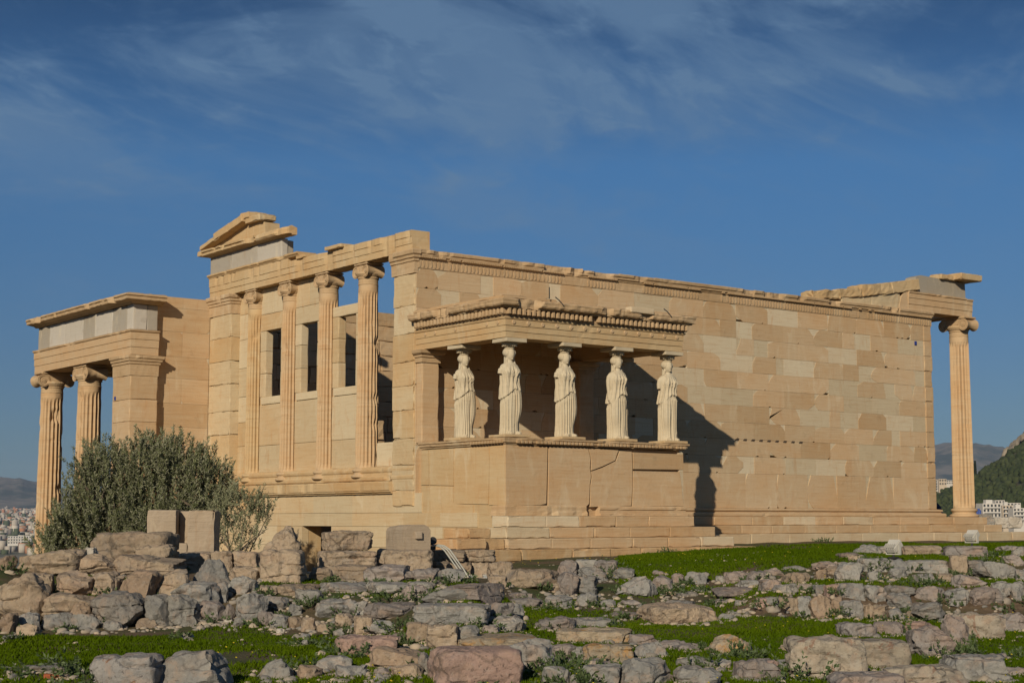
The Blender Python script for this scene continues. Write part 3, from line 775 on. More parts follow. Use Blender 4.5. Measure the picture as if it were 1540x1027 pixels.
def ionic_cap(mb, rt, w, depth, hc, zc, rot=0.0, wear=0.006, corner=False):
    # built round the origin at z = zc (top of the shaft); fronts face +-y before rotation
    tmp = MB(); vr = hc * 0.40
    tmp.lathe((0, 0, zc), [(rt * 0.5, 0), (rt * 1.02, 0.0), (rt * 1.06, 0.02), (rt * 1.02, 0.045), (rt * 1.12, 0.07), (rt * 1.28, hc * 0.30), (rt * 1.25, hc * 0.42), (rt * 0.5, hc * 0.44)], 32)
    for s in (-1, 1):
        cx = s * (w / 2 - vr); cz = zc + hc * 0.46
        n = 14; prof = []
        for k in range(n + 1):
            t = k / n * 2 - 1; prof.append((vr * (0.62 + 0.38 * abs(t) ** 1.6), t * depth / 2))
        rings = []
        front = [(0.02, -depth / 2 - 0.022), (vr * 0.16, -depth / 2 - 0.022), (vr * 0.18, -depth / 2 - 0.002), (vr * 0.40, -depth / 2 - 0.006), (vr * 0.42, -depth / 2 + .018), (vr * 0.66, -depth / 2 + 0.012), (vr * 0.68, -depth / 2 - 0.004), (vr * 0.80, -depth / 2 - .004), (vr * 0.82, -depth / 2 + 0.012), (vr * 0.93, -depth / 2 + 0.006), (vr * 0.94, -depth / 2 - 0.006)]
        full = front + [(r, y) for r, y in prof[0:]] + [(r, -y) for r, y in reversed(front)]
        for r, y in full:
            rings.append([(cx + r * math.cos(2 * math.pi * i / 24), y, cz + r * math.sin(2 * math.pi * i / 24)) for i in range(24)])
        tmp.loft(rings, 1, 0.5)
    tmp.rbox(-(w / 2 - vr), w / 2 - vr, -depth / 2 + .012, depth / 2 - .012, zc + hc * 0.44, zc + hc * 0.86, 1, 0.5, 0.004, 0.02, 0.12)
    tmp.rbox(-w * 0.40, w * 0.40, -depth / 2 - .02, depth / 2 + .02, zc + hc * 0.862, zc + hc * 0.998, 1, 0.5, 0.004, 0.03, 0.1)
    M4 = Matrix.Rotation(rot, 4, 'Z')
    vs = []
    for p in tmp.v:
        v = Vector(p); v += noise.noise_vector(v * 5 + Vector((rot * 9 + wear * 1000, 0, 0))) * wear; vs.append(tuple(M4 @ v))
    b = len(mb.v); mb.v += vs; mb.f += [tuple(b + i for i in f) for f in tmp.f]; mb.age += tmp.age; mb.tint += tmp.tint
def column(x, y, z, h, rb, rt, rot=0.0, base=True, drums=4, wear=0.006, seed=0.0, capw=3.5, mat=None, hc=None, face='column', neck=0.16):
    mat = mat or MAR
    e = empty(face, (x, y, z)); e.parent = T; e.matrix_parent_inverse = Matrix.Translation((0, 0, 0.8))
    hb = rb * 0.82 if base else 0.0; hc = hc or rt * 1.45
    if base:
        mb = MB(); k = rb
        mb.lathe((0, 0, 0), [(0.05, 0), (k * 1.30, 0.0), (k * 1.36, k * .08), (k * 1.36, k * .17), (k * 1.27, k * .25), (k * 1.14, k * .27), (k * 1.10, k * .38), (k * 1.13, k * .5), (k * 1.2, k * .53), (k * 1.25, k * .6), (k * 1.24, k * .70), (k * 1.13, k * .78), (k * 1.02, k * .82), (0.05, k * .82)], 48, amp=0.003)
        mb.build('base', mat, e, True)
    mb = shaft_mb(rb, rt, h - hb - hc - neck, drums, wear, seed)
    s = mb.build('shaft', mat, e); s.location = (0, 0, hb)
    mb = MB(); zt = h - hc
    mb.lathe((0, 0, zt - neck), [(0.05, 0), (rt * 1.0, 0), (rt * 1.03, 0.012), (rt * 1.0, 0.025), (rt * 0.99, neck), (0.05, neck)], 40, amp=0.003)
    ionic_cap(mb, rt, rt * capw, rt * 1.9, hc, zt, rot, max(0.005, wear))
    mb.build('capital', CARV, e)
    return e
for i in range(6):
    column(21.9, 0.33 + 2.113 * i, 0, 6.586, 0.345, 0.305, R(90), True, 3, 0.004, i * 1.7, 3.7 if i else 3.9, hc=0.50)
# --- west front
def west_front():
    LZ = 0.55
    u, n = (0, 1, 0), (-1, 0, 0)
    # lower wall of large pale blocks with a doorway
    mb = MB()
    for z0, z1, cuts in [(-1.5, -0.78, [-2.6, -1.6, -0.5, 0.8, 2.1, 3.05, 3.95]), (-1.5, -0.78, [5.5, 6.7, 8.0, 9.4, 11.2]),
                         (-0.775, -0.26, [-2.6, -1.2, -0.2, 1.0, 2.4, 3.95]), (-0.775, -0.26, [5.5, 6.9, 8.3, 9.9, 11.2]),
                         (-0.255, 0.08, [-2.6, -1.1, 0.5, 2.9, 5.4, 7.4, 9.3, 11.2]), (0.085, 0.56, [-0.3, 0.9, 2.9, 4.9, 6.4, 8.7, 11.2])]:
        for a, b in zip(cuts, cuts[1:]):
            g = 0.0015
            mb.prism([(a + g, z0 + g), (b - g, z0 + g), (b - g, z1 - g), (a + g, z1 - g)], (0, 0, 0), u, n, -0.2, rng.uniform(0, 0.006), rng.choice([0.0, 0.3, 0.6, 0.9]), rng.uniform(0.5, 0.95))
    mb.box(0.21, 0.6, -2.6, 3.94, -1.5, 0.56, 1, 0.4); mb.box(0.21, 0.6, 5.51, 11.2, -1.5, 0.56, 1, 0.4); mb.box(0.205, 0.6, 3.94, 5.51, -0.25, 0.56, 1, 0.4)
    # rubble blocking the doorway
    mb.rbox(0.35, 0.9, 4.0, 5.45, -1.5, -0.95, 1, 0.1, 0.03, 0.2, 0.15)
    lw = P(mb, 'lower_west_wall', MARW)
    # ledge and column-base mouldings
    mb = MB()
    prof = [(-0.4, LZ), (0.07, LZ + .01), (0.075, LZ + .04), (0.12, LZ + .05), (0.13, LZ + .09), (0.15, LZ + .095), (0.165, LZ + .29), (0.14, LZ + .32), (-0.4, LZ + .325)]
    for a, b in ((11.19, 8.95), (8.94, 6.2), (6.19, 3.6), (3.59, 0.95)):
        mb.moulding([(0, a), (0, b)], prof, 0.12, 0.006, 0.05, 1.0, 0.18, tint=rng.uniform(.5, .8), seed=a)
    prof = [(-0.4, 0.88), (0.03, 0.885), (0.06, 0.92), (0.065, 0.98), (0.03, 1.02), (0.02, 1.08), (0.05, 1.12), (0.055, 1.17), (0.03, 1.2), (0.005, 1.24), (-0.4, 1.25)]
    mb.moulding([(-0.0, 11.19), (-0.0, 0.02)], prof, 0.12, 0.006, 0.03, 1.2, 0.2, tint=0.65)
    P(mb, 'ledge', MARW)
    # walls between the columns
    cy = [8.74, 6.69, 4.66, 2.64]; xw = 0.24
    mb = MB()
    def blk(y0, y1, z0, z1, age=None, tint=None, th=0.24):
        mb.rbox(xw + rng.uniform(0, .006), xw + th, y0 + .002, y1 - .002, z0 + .002, z1 - .002, rng.choice([0.0, 0.2, 0.5, 0.9]) if age is None else age, rng.uniform(.5, .9) if tint is None else tint, 0.003, 0.012, 0.3, seed=y0)
    for a, b in ((8.5, 9.82),):
        for z0, z1 in ((1.25, 2.05), (2.05, 2.75), (2.75, 3.5), (3.5, 4.35), (4.35, 5.2), (5.2, 5.95), (5.95, 6.58)): blk(a, b, z0, z1)
    win = []
    for i in range(3):
        y1, y0 = cy[i] - 0.15, cy[i + 1] + 0.15; c = (cy[i] + cy[i + 1]) / 2 + 0.02; w0, w1 = c - 0.44, c + 0.44
        win.append((w0, w1))
        for z0, z1 in ((1.25, 2.02), (2.02, 3.2)): blk(y0, y1, z0, z1)
        for z0, z1 in ((3.42, 4.1), (4.1, 4.75), (4.75, 5.34)):
            blk(w1, y1, z0, z1); blk(y0, w0, z0, z1)
        if i < 2:
            blk(y0, y1, 5.34, 5.82); blk(y0, c, 5.82, 6.58); blk(c, y1, 5.82, 6.58)
        else:
            blk(y0, y1, 5.34, 5.62, 0.2, 0.9)
    blk(0.95, 2.15, 1.25, 1.87, 0.0, 1.0)
    bw = P(mb, 'west_bay_wall', MARW)
    for w0, w1 in win:
        mb = MB(); mb.rbox(xw - 0.03, xw + 0.26, w0 - .2, w1 + .2, 3.204, 3.418, 0.0, 0.95, 0.003, 0.02, 0.2); P(mb, 'window_sill', MARW, bw)
    # corner antae
    for (y0, y1, zc) in ((9.82, 11.2, 'n'), (0.0, 0.97, 's')):
        mb = MB(); zz = [1.25, 2.4, 3.1, 3.9, 4.6, 5.3, 6.0]
        if zc == 's': zz = [0.24, 0.62, 1.25, 1.9, 2.6, 3.2, 3.8, 4.5, 5.2, 6.0]
        for a, b in zip(zz, zz[1:]):
            ya = y1 + rng.uniform(-0.05, 0.04) if zc == 's' else y1
            mb.rbox(-0.045, 0.6 if zc == 'n' else 0.29, y0 + (0.0 if zc == 'n' else 0.012), ya, a + .002, b - .002, rng.choice([.2, .6, 1]), rng.uniform(.5, .9), 0.008, 0.11, 0.12, seed=a + y0)
            if zc == 's': mb.rbox(0.292, 0.95, 0.135, ya, a + .002, b - .002, 1, rng.uniform(.5, .85), 0.005, 0.05, 0.2, seed=a + y0)
        an = P(mb, 'anta', MARW)
        mb = MB()
        pr = [(-0.4, 6.0), (0.02, 6.0), (0.03, 6.28), (0.06, 6.30), (0.065, 6.36), (0.10, 6.38), (0.11, 6.44), (0.15, 6.47), (0.16, 6.55), (0.14, 6.583), (-0.4, 6.584)]
        if zc == 's': mb.moulding([(-0.045, 1.04), (-0.045, 0.005), (0.04, 0.005)], pr, 0.09, 0.007, 0.06, 1.5, 0.15, tint=0.65)
        else: mb.moulding([(-0.045, 11.22), (-0.045, 9.82), (0.3, 9.82)], pr, 0.09, 0.008, 0.08, 1.5, 0.1, tint=0.65)
        P(mb, 'capital', CARV, an)
    for i, y in enumerate(cy):
        column(0.25, y, 0.98, 5.604, 0.295, 0.262, R(90), True, 3, 0.012, 4.1 + i * 2.3, 3.1, MAR if i else MARW, 0.42)
    # architrave
    def arch(y1, y0, top, tint, age=1.0, seed=0):
        pr = [(-0.52, 6.588), (0.0, 6.588), (0.0, 6.76), (0.02, 6.765), (0.02, 6.93), (0.04, 6.935), (0.04, top), (-0.52, top)]
        mb.moulding([(-0.03, y1), (-0.03, y0)], pr, 0.12, 0.010, 0.06, 1.3, 0.1, tint=tint, age=age, seed=seed)
    mb = MB()
    arch(11.28, 9.0, 7.20, .6); arch(8.995, 6.4, 7.20, .75, 0.8); arch(6.395, 4.3, 7.10, .7); arch(4.295, 3.3, 7.16, .65); arch(3.295, 0.14, 7.10, .7, 1.0)
    mb.rbox(-0.18, 0.3, 3.35, 4.2, 7.1, 7.2, 1, .6, .01, .08, .14); mb.rbox(-0.1, 0.2, 5.4, 5.9, 7.1, 7.19, 1, .6, .01, .06, .14)
    # crown of the architrave under the frieze
    mb.moulding([(-0.03, 11.3), (-0.03, 5.75)], [(-0.5, 7.202), (0.05, 7.202), (0.07, 7.23), (0.11, 7.26), (0.115, 7.305), (-0.5, 7.308)], 0.1, 0.007, 0.08, 1.1, 0.1, tint=.65)
    ar = P(mb, 'west_architrave', MARW)
    mb = MB()
    for a, b, t, g in ((9.9, 11.27, .5, 0.9), (8.3, 9.895, .6, .5), (6.82, 8.295, .75, 0.1)): mb.rbox(-0.04, 0.16, a + .003, b - .003, 7.312, 7.84, g, t, 0.004, 0.03, 0.2)
    mb.rbox(0.165, 0.36, 6.85, 11.2, 7.312, 7.80, 0.9, .3, 0.015, 0.10, 0.12)
    P(mb, 'frieze', GREYF)
    mb = MB()
    mb.moulding([(-0.04, 11.28), (-0.04, 7.9)], [(-0.4, 7.845), (0.02, 7.845), (0.06, 7.88), (0.26, 7.90), (0.27, 7.97), (0.32, 7.99), (0.33, 8.04), (-0.4, 8.055)], 0.1, 0.012, 0.16, 0.9, 0.06, tint=.6)
    mb.moulding([(-0.04, 7.89), (-0.04, 6.16)], [(-0.12, 7.845), (0.02, 7.845), (0.06, 7.88), (0.24, 7.88), (0.28, 7.93), (0.27, 8.0), (0.20, 8.07), (0.05, 8.10), (-0.12, 8.05)], 0.1, 0.014, 0.14, 0.9, 0.02, tint=.75)
    mb.rbox(-0.36, 0.35, 11.285, 11.54, 7.89, 8.05, 1, .6, .01, .08, .12)
    mb.prism([(11.4, 8.052), (7.76, 8.052), (7.78, 8.44), (8.2, 8.55), (8.7, 8.58), (10.9, 8.14)], (-0.04, 0, 0), u, n, -0.45, 0.02, 1, .65)
    # raking cornice in worn pieces
    def rake(y0, z0, y1, z1, th, t):
        L = math.hypot(y1 - y0, z1 - z0); X = Matrix.Translation((0, y0, z0)) @ Matrix.Rotation(math.atan2(z1 - z0, y1 - y0), 4, 'X')
        mb.rbox(-0.34, 0.34, 0, -L if False else L, 0, th, 1, t, .014, .10, .1, X, seed=y0)
    rake(8.68, 8.57, 9.6, 8.40, .23, .7); rake(9.605, 8.40, 10.5, 8.235, .23, .6); rake(10.505, 8.255, 11.42, 8.08, .12, .65)
    mb.rbox(-0.24, 0.32, 7.78, 8.67, 8.50, 8.68, 1, .65, 0.02, 0.12, 0.1); mb.rbox(-0.28, 0.32, 8.40, 8.95, 8.66, 8.83, 1, .65, 0.02, 0.1, 0.1)
    P(mb, 'pediment', MARW)
west_front()

# --- north and east walls seen through the openings
def far_walls():
    mb = MB()
    zz = [-3.0, -2.2, -1.4, -0.6, 0.2, 0.9] + ZS + [6.56]
    for i in range(len(zz) - 1):
        x = 0.6
        while x < 19.9:
            e = min(x + rng.uniform(0.9, 1.5), 19.95); top = zz[i + 1]
            if not (zz[i] > 5.4 and x > 8 and H(x, i) < 0.7):
                mb.rbox(x + .005, e - .005, 10.56 + rng.uniform(-.05, .03), 11.19, zz[i] + .004, top - .004, 1, rng.uniform(0.1, .8), 0.02, 0.12, 0.22, seed=x + i)
            x = e
    P(mb, 'north_wall', MAR)
    mb = MB()
    for i in range(len(zz) - 4):
        y = 0.66
        while y < 10.5:
            e = min(y + rng.uniform(0.9, 1.5), 10.5)
            if not (4.4 < (y + e) / 2 < 6.6): mb.rbox(19.45, 20.0 + rng.uniform(-.02, .02), y + .005, e - .005, zz[i] + .004, zz[i + 1] - .004, 1, rng.uniform(.2, .8), 0.012, 0.06, 0.3, seed=y + i)
            y = e
    P(mb, 'east_wall', MAR)
    # rough broken blocks inside behind the open bay
    mb = MB()
    for i, (x, y, w, z0, z1) in enumerate([(2.2, 6.4, 2.6, -1.4, 1.6), (2.3, 6.2, 2.2, 1.62, 2.3), (2.1, 6.3, 2.4, 2.32, 2.9), (2.4, 6.5, 2.0, 2.92, 3.4)]):
        mb.rbox(x, x + w, y + 2.2, y + 3.6, z0, z1, 1, 0.2 + .15 * i, 0.04, 0.25, 0.2, seed=i)
    P(mb, 'inner_cross_wall', MAR)
far_walls()

# --- east entablature fragment
def east_top():
    mb = MB()
    pr = [(-0.6, 6.59), (0.0, 6.59), (0.0, 6.79), (0.02, 6.795), (0.02, 6.99), (0.04, 6.995), (0.04, 7.13), (0.07, 7.15), (0.08, 7.2), (-0.6, 7.205)]
    mb.moulding([(18.95, 0.02), (21.9, 0.02)], pr, 0.14, 0.006, 0.04, .8, .2, tint=.55)
    mb.moulding([(21.905, 0.02), (22.24, 0.02)], [(a, z - (0.0 if z < 7 else .02)) for a, z in pr], 0.1, 0.008, 0.05, 1, .1, tint=.6)
    mb.prism([(18.5, 6.6), (18.94, 6.6), (18.94, 7.19), (18.8, 7.18), (18.62, 6.95)], (0, 0.03, 0), (1, 0, 0), (0, -1, 0), -0.6, 0.0, 1, .6)
    mb.rbox(21.6, 22.24, 0.63, 11.2, 6.6, 7.18, 1, .5, .008, .05, .3)
    ea = P(mb, 'east_architrave', MAR)
    mb = MB(); mb.prism([(19.62, 7.21), (22.05, 7.21), (22.03, 7.73), (21.2, 7.76), (19.75, 7.80), (19.5, 7.72), (19.45, 7.45)], (0, 0.12, 0), (1, 0, 0), (0, -1, 0), -0.42, 0.0, 1.0, .3)
    P(mb, 'frieze', GREYF)
    mb = MB()
    mb.rbox(20.65, 21.5, 0.0, 0.5, 7.762, 7.93, 1, .6, .015, .12, .12); mb.rbox(21.3, 22.42, -0.3, 0.6, 7.78, 7.985, 1, .6, .012, .12, .1, seed=4)
    P(mb, 'cornice', MARW)
    # raking pieces lying on the wall head
    def beam(x0, z0, x1, z1, th, y0, y1, t, amp=0.03):
        L = math.hypot(x1 - x0, z1 - z0); mb = MB(); X = Matrix.Translation((x0, 0, z0)) @ Matrix.Rotation(-math.atan2(z1 - z0, x1 - x0), 4, 'Y')
        mb.rbox(0, L, y0, y1, 0, th, 1, t, amp, .16, .13, X, seed=x0); P(mb, 'gable_block', MARW)
    beam(18.17, 7.06, 19.55, 7.29, .36, -.02, .6, .7, .015); beam(16.75, 6.84, 18.15, 7.05, .36, -.02, .6, .5, .04); beam(15.7, 6.68, 16.74, 6.84, .30, .0, .6, .5, .05); beam(14.45, 6.57, 15.66, 6.66, .27, .0, .5, .4, .05)
    mb = MB(); mb.rbox(15.8, 17.2, .05, .5, 6.59, 6.86, 0, .5, .02, .08, .14); P(mb, 'gable_block', MARW); mb = MB(); mb.rbox(17.21, 18.6, .05, .5, 6.59, 7.12, 0, .5, .02, .1, .14); P(mb, 'gable_block', MARW)
east_top()

# --- north porch
def north_porch():
    Y1 = 10.95; X0, X1 = -2.68, -1.82
    mb = MB()
    zz = [-3.0, -1.9, -1.2, -0.55, 0.1, 0.75, 1.4, 2.05, 2.75, 3.4, 4.1]
    for a, b in zip(zz, zz[1:]): mb.rbox(X0, X1, Y1, 12.2, a + .002, b - .002, 1, rng.uniform(.4, .75), .005, .04, .2, seed=a)
    pi = P(mb, 'pier', MAR)
    mb = MB(); mb.moulding([(X0, 12.2), (X0, Y1), (X1, Y1), (X1, 11.2)], [(-.4, 4.1), (.012, 4.1), (.02, 4.42), (.05, 4.44), (.055, 4.50), (.09, 4.52), (.10, 4.58), (.14, 4.61), (.15, 4.69), (-.4, 4.70)], .1, .006, .05, 1.4, .15)
    P(mb, 'capital', CARV, pi)
    mb = MB()
    zz = [-3.0, -2.1, -1.4, -0.75, -0.1, 0.6, 1.25, 1.95, 2.65, 3.35, 4.1, 4.75, 5.5, 6.22, 6.54]
    rows = courses(zz, 1.75, X1 + .002, -0.05)
    blockwall(mb, (0, 11.215, 0), (1, 0, 0), (0, -1, 0), rows, 1.0, 0.18, 0.2, 0.14, proud=.006, tints=(.35, .75))
    mb.box(X1 + .01, 0.5, 11.34, 11.85, -3, 6.5, 1, .5); mb.box(-0.04, 0.5, 11.215, 11.33, -3, 6.5, 1, .5)
    wl = P(mb, 'return_wall', MAR)
    mb = MB(); p = onplane(173, 599, 0, X0 - .01); mb.box(X0 - .02, X0 - .006, p[1] - .05, p[1] + .05, p[2] - .05, p[2] + .05)
    P(mb, 'survey_marker', bpy.data.materials['blue_marker'], pi)
    for i, (x, y) in enumerate([(-2.25, 15.0), (-2.25, 18.15), (0.85, 18.15), (3.94, 18.15), (7.04, 18.15), (7.04, 15.0)]):
        column(x, y, -2.97, 7.68, 0.41, 0.355, R(90) if i in (0, 5) else 0, True, 4, 0.015, 20 + i * 3.3, 3.5, MAR, 0.52)
    mb = MB()
    pr = [(-.75, 4.712), (0, 4.712), (0, 4.93), (.02, 4.935), (.02, 5.16), (.04, 5.165), (.04, 5.36), (.08, 5.39), (.10, 5.44), (-.75, 5.445)]
    mb.moulding([(X0, 18.65), (X0, Y1), (X1, Y1)], pr, .16, .006, .05, .8, .2, tint=.6)
    mb.rbox(X0 + .76, 7.5, 17.85, 18.6, 4.713, 5.44, 1, .5, .006, .04, .3); mb.rbox(6.7, 7.45, 11.9, 17.84, 4.713, 5.44, 1, .5, .006, .04, .3)
    P(mb, 'north_architrave', MAR)
    mb = MB(); y = 11.45; k = 0
    while y < 18.55:
        e = min(y + [1.05, 1.35, 0.9, 1.5, 1.3, 0.75][k % 6], 18.55); mb.rbox(X0 + .06, X0 + .5, y + .003, e - .003, 5.45, 6.2, [0.9, .1, .8, .0, .15, .9][k % 6], [.5, .8, .4, .7, .9, .4][k % 6], .004, .02, .2); y = e; k += 1
    mb.rbox(X0 + .06, X0 + .5, Y1 + .05, 11.447, 5.45, 6.2, 0.1, .85, .004, .02, .2); mb.rbox(X0 + .502, X1 - .02, Y1 + .05, 11.5, 5.45, 6.2, .7, .4, .004, .02, .2)
    mb.rbox(X0 + .6, 7.4, 18.0, 18.55, 5.45, 6.2, .5, .5, .004, .02, .3)
    P(mb, 'frieze', GREYF)
    mb = MB()
    mb.moulding([(X0, 18.7), (X0, Y1), (-1.72, Y1)], [(-.8, 6.21), (.0, 6.21), (.06, 6.26), (.30, 6.30), (.31, 6.38), (.35, 6.41), (.34, 6.46), (.2, 6.50), (-.8, 6.52)], .08, .018, .22, .7, .12, tint=.5)
    mb.rbox(-1.9, 7.5, 12.0, 18.6, 6.22, 6.5, 1, .4, .01, .05, .4)
    P(mb, 'cornice', CARV)
    mb = MB(); mb.box(-1.9, 6.6, 11.9, 17.8, 4.9, 5.2, 1, .1)
    for k in range(8): mb.box(-1.9 + k * 1.1, -1.6 + k * 1.1, 11.9, 17.8, 4.74, 4.9, 1, .1)
    P(mb, 'porch_ceiling', CARV)
    mb = MB(); mb.rbox(-3.4, 8.2, 11.9, 19.3, -3.6, -2.975, 1, .5, .01, .05, .5)
    P(mb, 'north_steps', MAR)
north_porch()
# ------------------------------------------------------------------ terrain
def vnoise(P, seed=0):
    # lattice value noise in numpy, -1..1
    P = np.asarray(P, float); i = np.floor(P).astype(np.int64); f = P - i; f = f * f * (3 - 2 * f)
    def h(x, y, z):
        n = (x * 374761393 + y * 668265263 + z * 2147483647 + seed * 974634777) & 0xffffffff
        n = ((n ^ (n >> 13)) * 1274126177) & 0xffffffff; n = ((n ^ (n >> 16)) * 2246822519) & 0xffffffff
        return ((n ^ (n >> 15)) & 0xffff) / 32767.5 - 1
    r = 0
    for dx in (0, 1):
        for dy in (0, 1):
            for dz in (0, 1):
                w = (f[..., 0] if dx else 1 - f[..., 0]) * (f[..., 1] if dy else 1 - f[..., 1]) * (f[..., 2] if dz else 1 - f[..., 2])
                r = r + w * h(i[..., 0] + dx, i[..., 1] + dy, i[..., 2] + dz)
    return r
def nfbm(P, o=4, seed=0, ridge=False):
    P = np.asarray(P, float); r = 0; a = 1
    for k in range(o):
        n = vnoise(P * 2 ** k + 17.3 * k, seed + k); r = r + a * ((1 - 2 * abs(n)) if ridge else n); a *= 0.5
    return r
CURV = {
    -100: [(0, -1.75), (15, -1.70), (21.5, -1.62), (22.4, -1.5), (23.1, -1.15), (23.9, -1.0), (24.6, -.86), (27.2, -.9), (28, -1.02), (31, -1.1), (33, -1.4), (42, -1.6), (46, -3.1), (75, -3.3)],
    400: [(0, -1.75), (15, -1.70), (21.5, -1.62), (22.4, -1.52), (23.4, -1.2), (24.2, -1.05), (25.5, -.95), (27.2, -1.0), (31, -1.15), (33, -1.35), (44, -1.5), (48, -3.1), (75, -3.3)],
    560: [(0, -1.75), (15, -1.70), (21.0, -1.62), (22.3, -1.50), (23.4, -1.25), (25, -1.1), (28, -1.08), (31.5, -1.15), (33, -1.3), (45, -1.4), (75, -3)],
    700: [(0, -1.75), (15, -1.70), (19.4, -1.62), (20.4, -1.56), (21.4, -1.42), (22.3, -1.24), (23.5, -1.1), (25, -1.02), (28, -1.1), (31.5, -1.3), (35, -1.35), (45, -1.3), (75, -3)],
    790: [(0, -1.75), (16, -1.69), (20.4, -1.62), (22, -1.55), (23.0, -1.48), (25.6, -1.42), (27, -1.25), (29, -1.12), (31.5, -1.1), (36, -.95), (45, -.9), (70, -.9)],
    900: [(0, -1.75), (16, -1.69), (24.5, -1.60), (26.5, -1.42), (28, -1.22), (30, -1.08), (33, -1.0), (37, -.9), (46, -.74), (70, -.85)],
    1060: [(0, -1.75), (16, -1.69), (24.5, -1.60), (26.5, -1.42), (28.5, -1.12), (30, -1.0), (34, -.9), (40, -.80), (47, -.74), (70, -.85)],
    1160: [(0, -1.75), (16, -1.69), (23.9, -1.62), (24.6, -1.56), (25.2, -1.28), (27.2, -1.15), (28.2, -.98), (30, -.86), (40, -.78), (47, -.75), (70, -.85)],
    1300: [(0, -1.75), (16, -1.69), (24.2, -1.62), (24.9, -1.55), (25.7, -1.15), (27.6, -1.06), (28.5, -.82), (30, -.77), (47, -.75), (70, -.85)],
    1640: [(0, -1.75), (16, -1.69), (24.2, -1.60), (24.9, -1.52), (25.7, -1.12), (27.6, -1.04), (28.4, -.78), (30, -.74), (47, -.76), (70, -.85)],
}
CU = sorted(CURV)
def smooth01(t): t = np.clip(t, 0, 1); return t * t * (3 - 2 * t)
def zg(u, d):
    u = np.asarray(u, float); d = np.asarray(d, float); u, d = np.broadcast_arrays(u, d)
    # wavering terrace lines
    dw = d + 0.35 * vnoise(np.stack([u / 55.0, d * 0 + 3, d * 0], -1), 5) * smooth01((d - 17) / 3) * smooth01((36 - d) / 4)
    cols = np.stack([np.interp(dw, [p[0] for p in CURV[k]], [p[1] for p in CURV[k]]) for k in CU], 0)
    uu = np.clip(u, CU[0], CU[-1]); i = np.clip(np.searchsorted(CU, uu, 'right') - 1, 0, len(CU) - 2)
    ca = np.array(CU, float); t = (uu - ca[i]) / (ca[i + 1] - ca[i]); t = t * t * (3 - 2 * t)
    ii = np.indices(i.shape) if i.ndim else None
    a = np.take_along_axis(cols, i[None], 0)[0]; b = np.take_along_axis(cols, (i + 1)[None], 0)[0]
    z = a * (1 - t) + b * t
    s = (u - 770) / 2400 * d
    z = z + 0.035 * nfbm(np.stack([s * 0.8, d * 0.8, d * 0], -1), 3, 11) * np.exp(-np.maximum(0, d - 60) / 20)
    # the rock ends and falls away to the plain, which climbs towards the far suburbs
    fall = smooth01((d - 76) / 150)
    plain = np.interp(d, [0, 2500, 12000, 30000], [-86, -86, 66, 120])
    return z * (1 - fall) + plain * fall
def ud(x, y):
    d = (x - CAM[0]) * FWD[0] + (y - CAM[1]) * FWD[1]; s = (x - CAM[0]) * RGT[0] + (y - CAM[1]) * RGT[1]
    return 770 + 2400 * s / np.maximum(d, 0.3), d
def gz(x, y): u, d = ud(x, y); return float(zg(u, max(d, 0.0)))
def hit(u, v):
    r = ray(u, v); ds = np.arange(9, 72, 0.04); uu = 770 + 2400 * (r @ RGT) + 0 * ds
    zz = zg(uu, ds); k = np.argmax(CAM[2] + r[2] * ds <= zz)
    return float(ds[k]) if (CAM[2] + r[2] * ds <= zz).any() else None
def ground():
    az = np.concatenate([np.linspace(-math.pi, -0.5, 40, False), np.linspace(-0.5, 0.5, 420), np.linspace(0.5, math.pi, 41)[1:]])
    rr = np.concatenate([[0.02], np.linspace(1, 12, 12), np.linspace(12.2, 50, 300), np.geomspace(50.5, 21000, 70)])
    A, Rr = np.meshgrid(az, rr)
    d = Rr * np.cos(A); s = Rr * np.sin(A); x = CAM[0] + d * FWD[0] + s * RGT[0]; y = CAM[1] + d * FWD[1] + s * RGT[1]
    inf = np.abs(A) < 0.5
    dd = np.where(inf, d, Rr * math.cos(0.5)); uu = 770 + 2400 * np.tan(np.clip(A, -0.5, 0.5))
    z = zg(uu, dd)
    n, m = A.shape; I = np.arange(n * m).reshape(n, m)
    F = np.stack([I[:-1, :-1], I[:-1, 1:], I[1:, 1:], I[1:, :-1]], -1).reshape(-1, 4)[:, ::-1]
    M = Mat('earth'); n1 = M.noise(0.7, 6, 0.65, 0.4); n2 = M.noise(7, 6, 0.7); n3 = M.noise(40, 4, 0.7)
    col = M.mix(M.ramp(n1, 0.42, 0.58), (0.045, 0.062, 0.014), (0.115, 0.078, 0.045)); col = M.mix(M.ramp(n2, 0.45, 0.7, 0, 0.6), col, (0.075, 0.052, 0.03))
    col = M.mix(M.ramp(n3, 0.58, 0.72, 0, .5), col, (0.24, 0.19, 0.14))
    g = M.N.new('ShaderNodeNewGeometry'); sp = M.N.new('ShaderNodeSeparateXYZ'); M.L.new(g.outputs['Normal'], sp.inputs[0])
    col = M.mix(M.ramp(sp.outputs['Z'], 0.975, 0.90), col, M.mix(M.ramp(n2, 0.4, 0.6), (0.085, 0.055, 0.034), (0.15, 0.105, 0.065)))
    ps = M.N.new('ShaderNodeSeparateXYZ'); M.L.new(g.outputs['Position'], ps.inputs[0])
    far = M.mix(M.ramp(M.noise(0.004, 5, .6), .4, .6), (0.10, 0.10, 0.06), (0.22, 0.19, 0.15))
    col = M.mix(M.ramp(ps.outputs['Z'], -8, -30), col, far)
    mt = M.done(col, 0.95, M.bump(M.math('ADD', n2, M.math('MULTIPLY', n3, .4)), 0.8, 0.05))
    tag(npmesh('ground', np.stack([x, y, z], -1).reshape(-1, 3), F, mt, smooth=True), kind='structure')
ground()

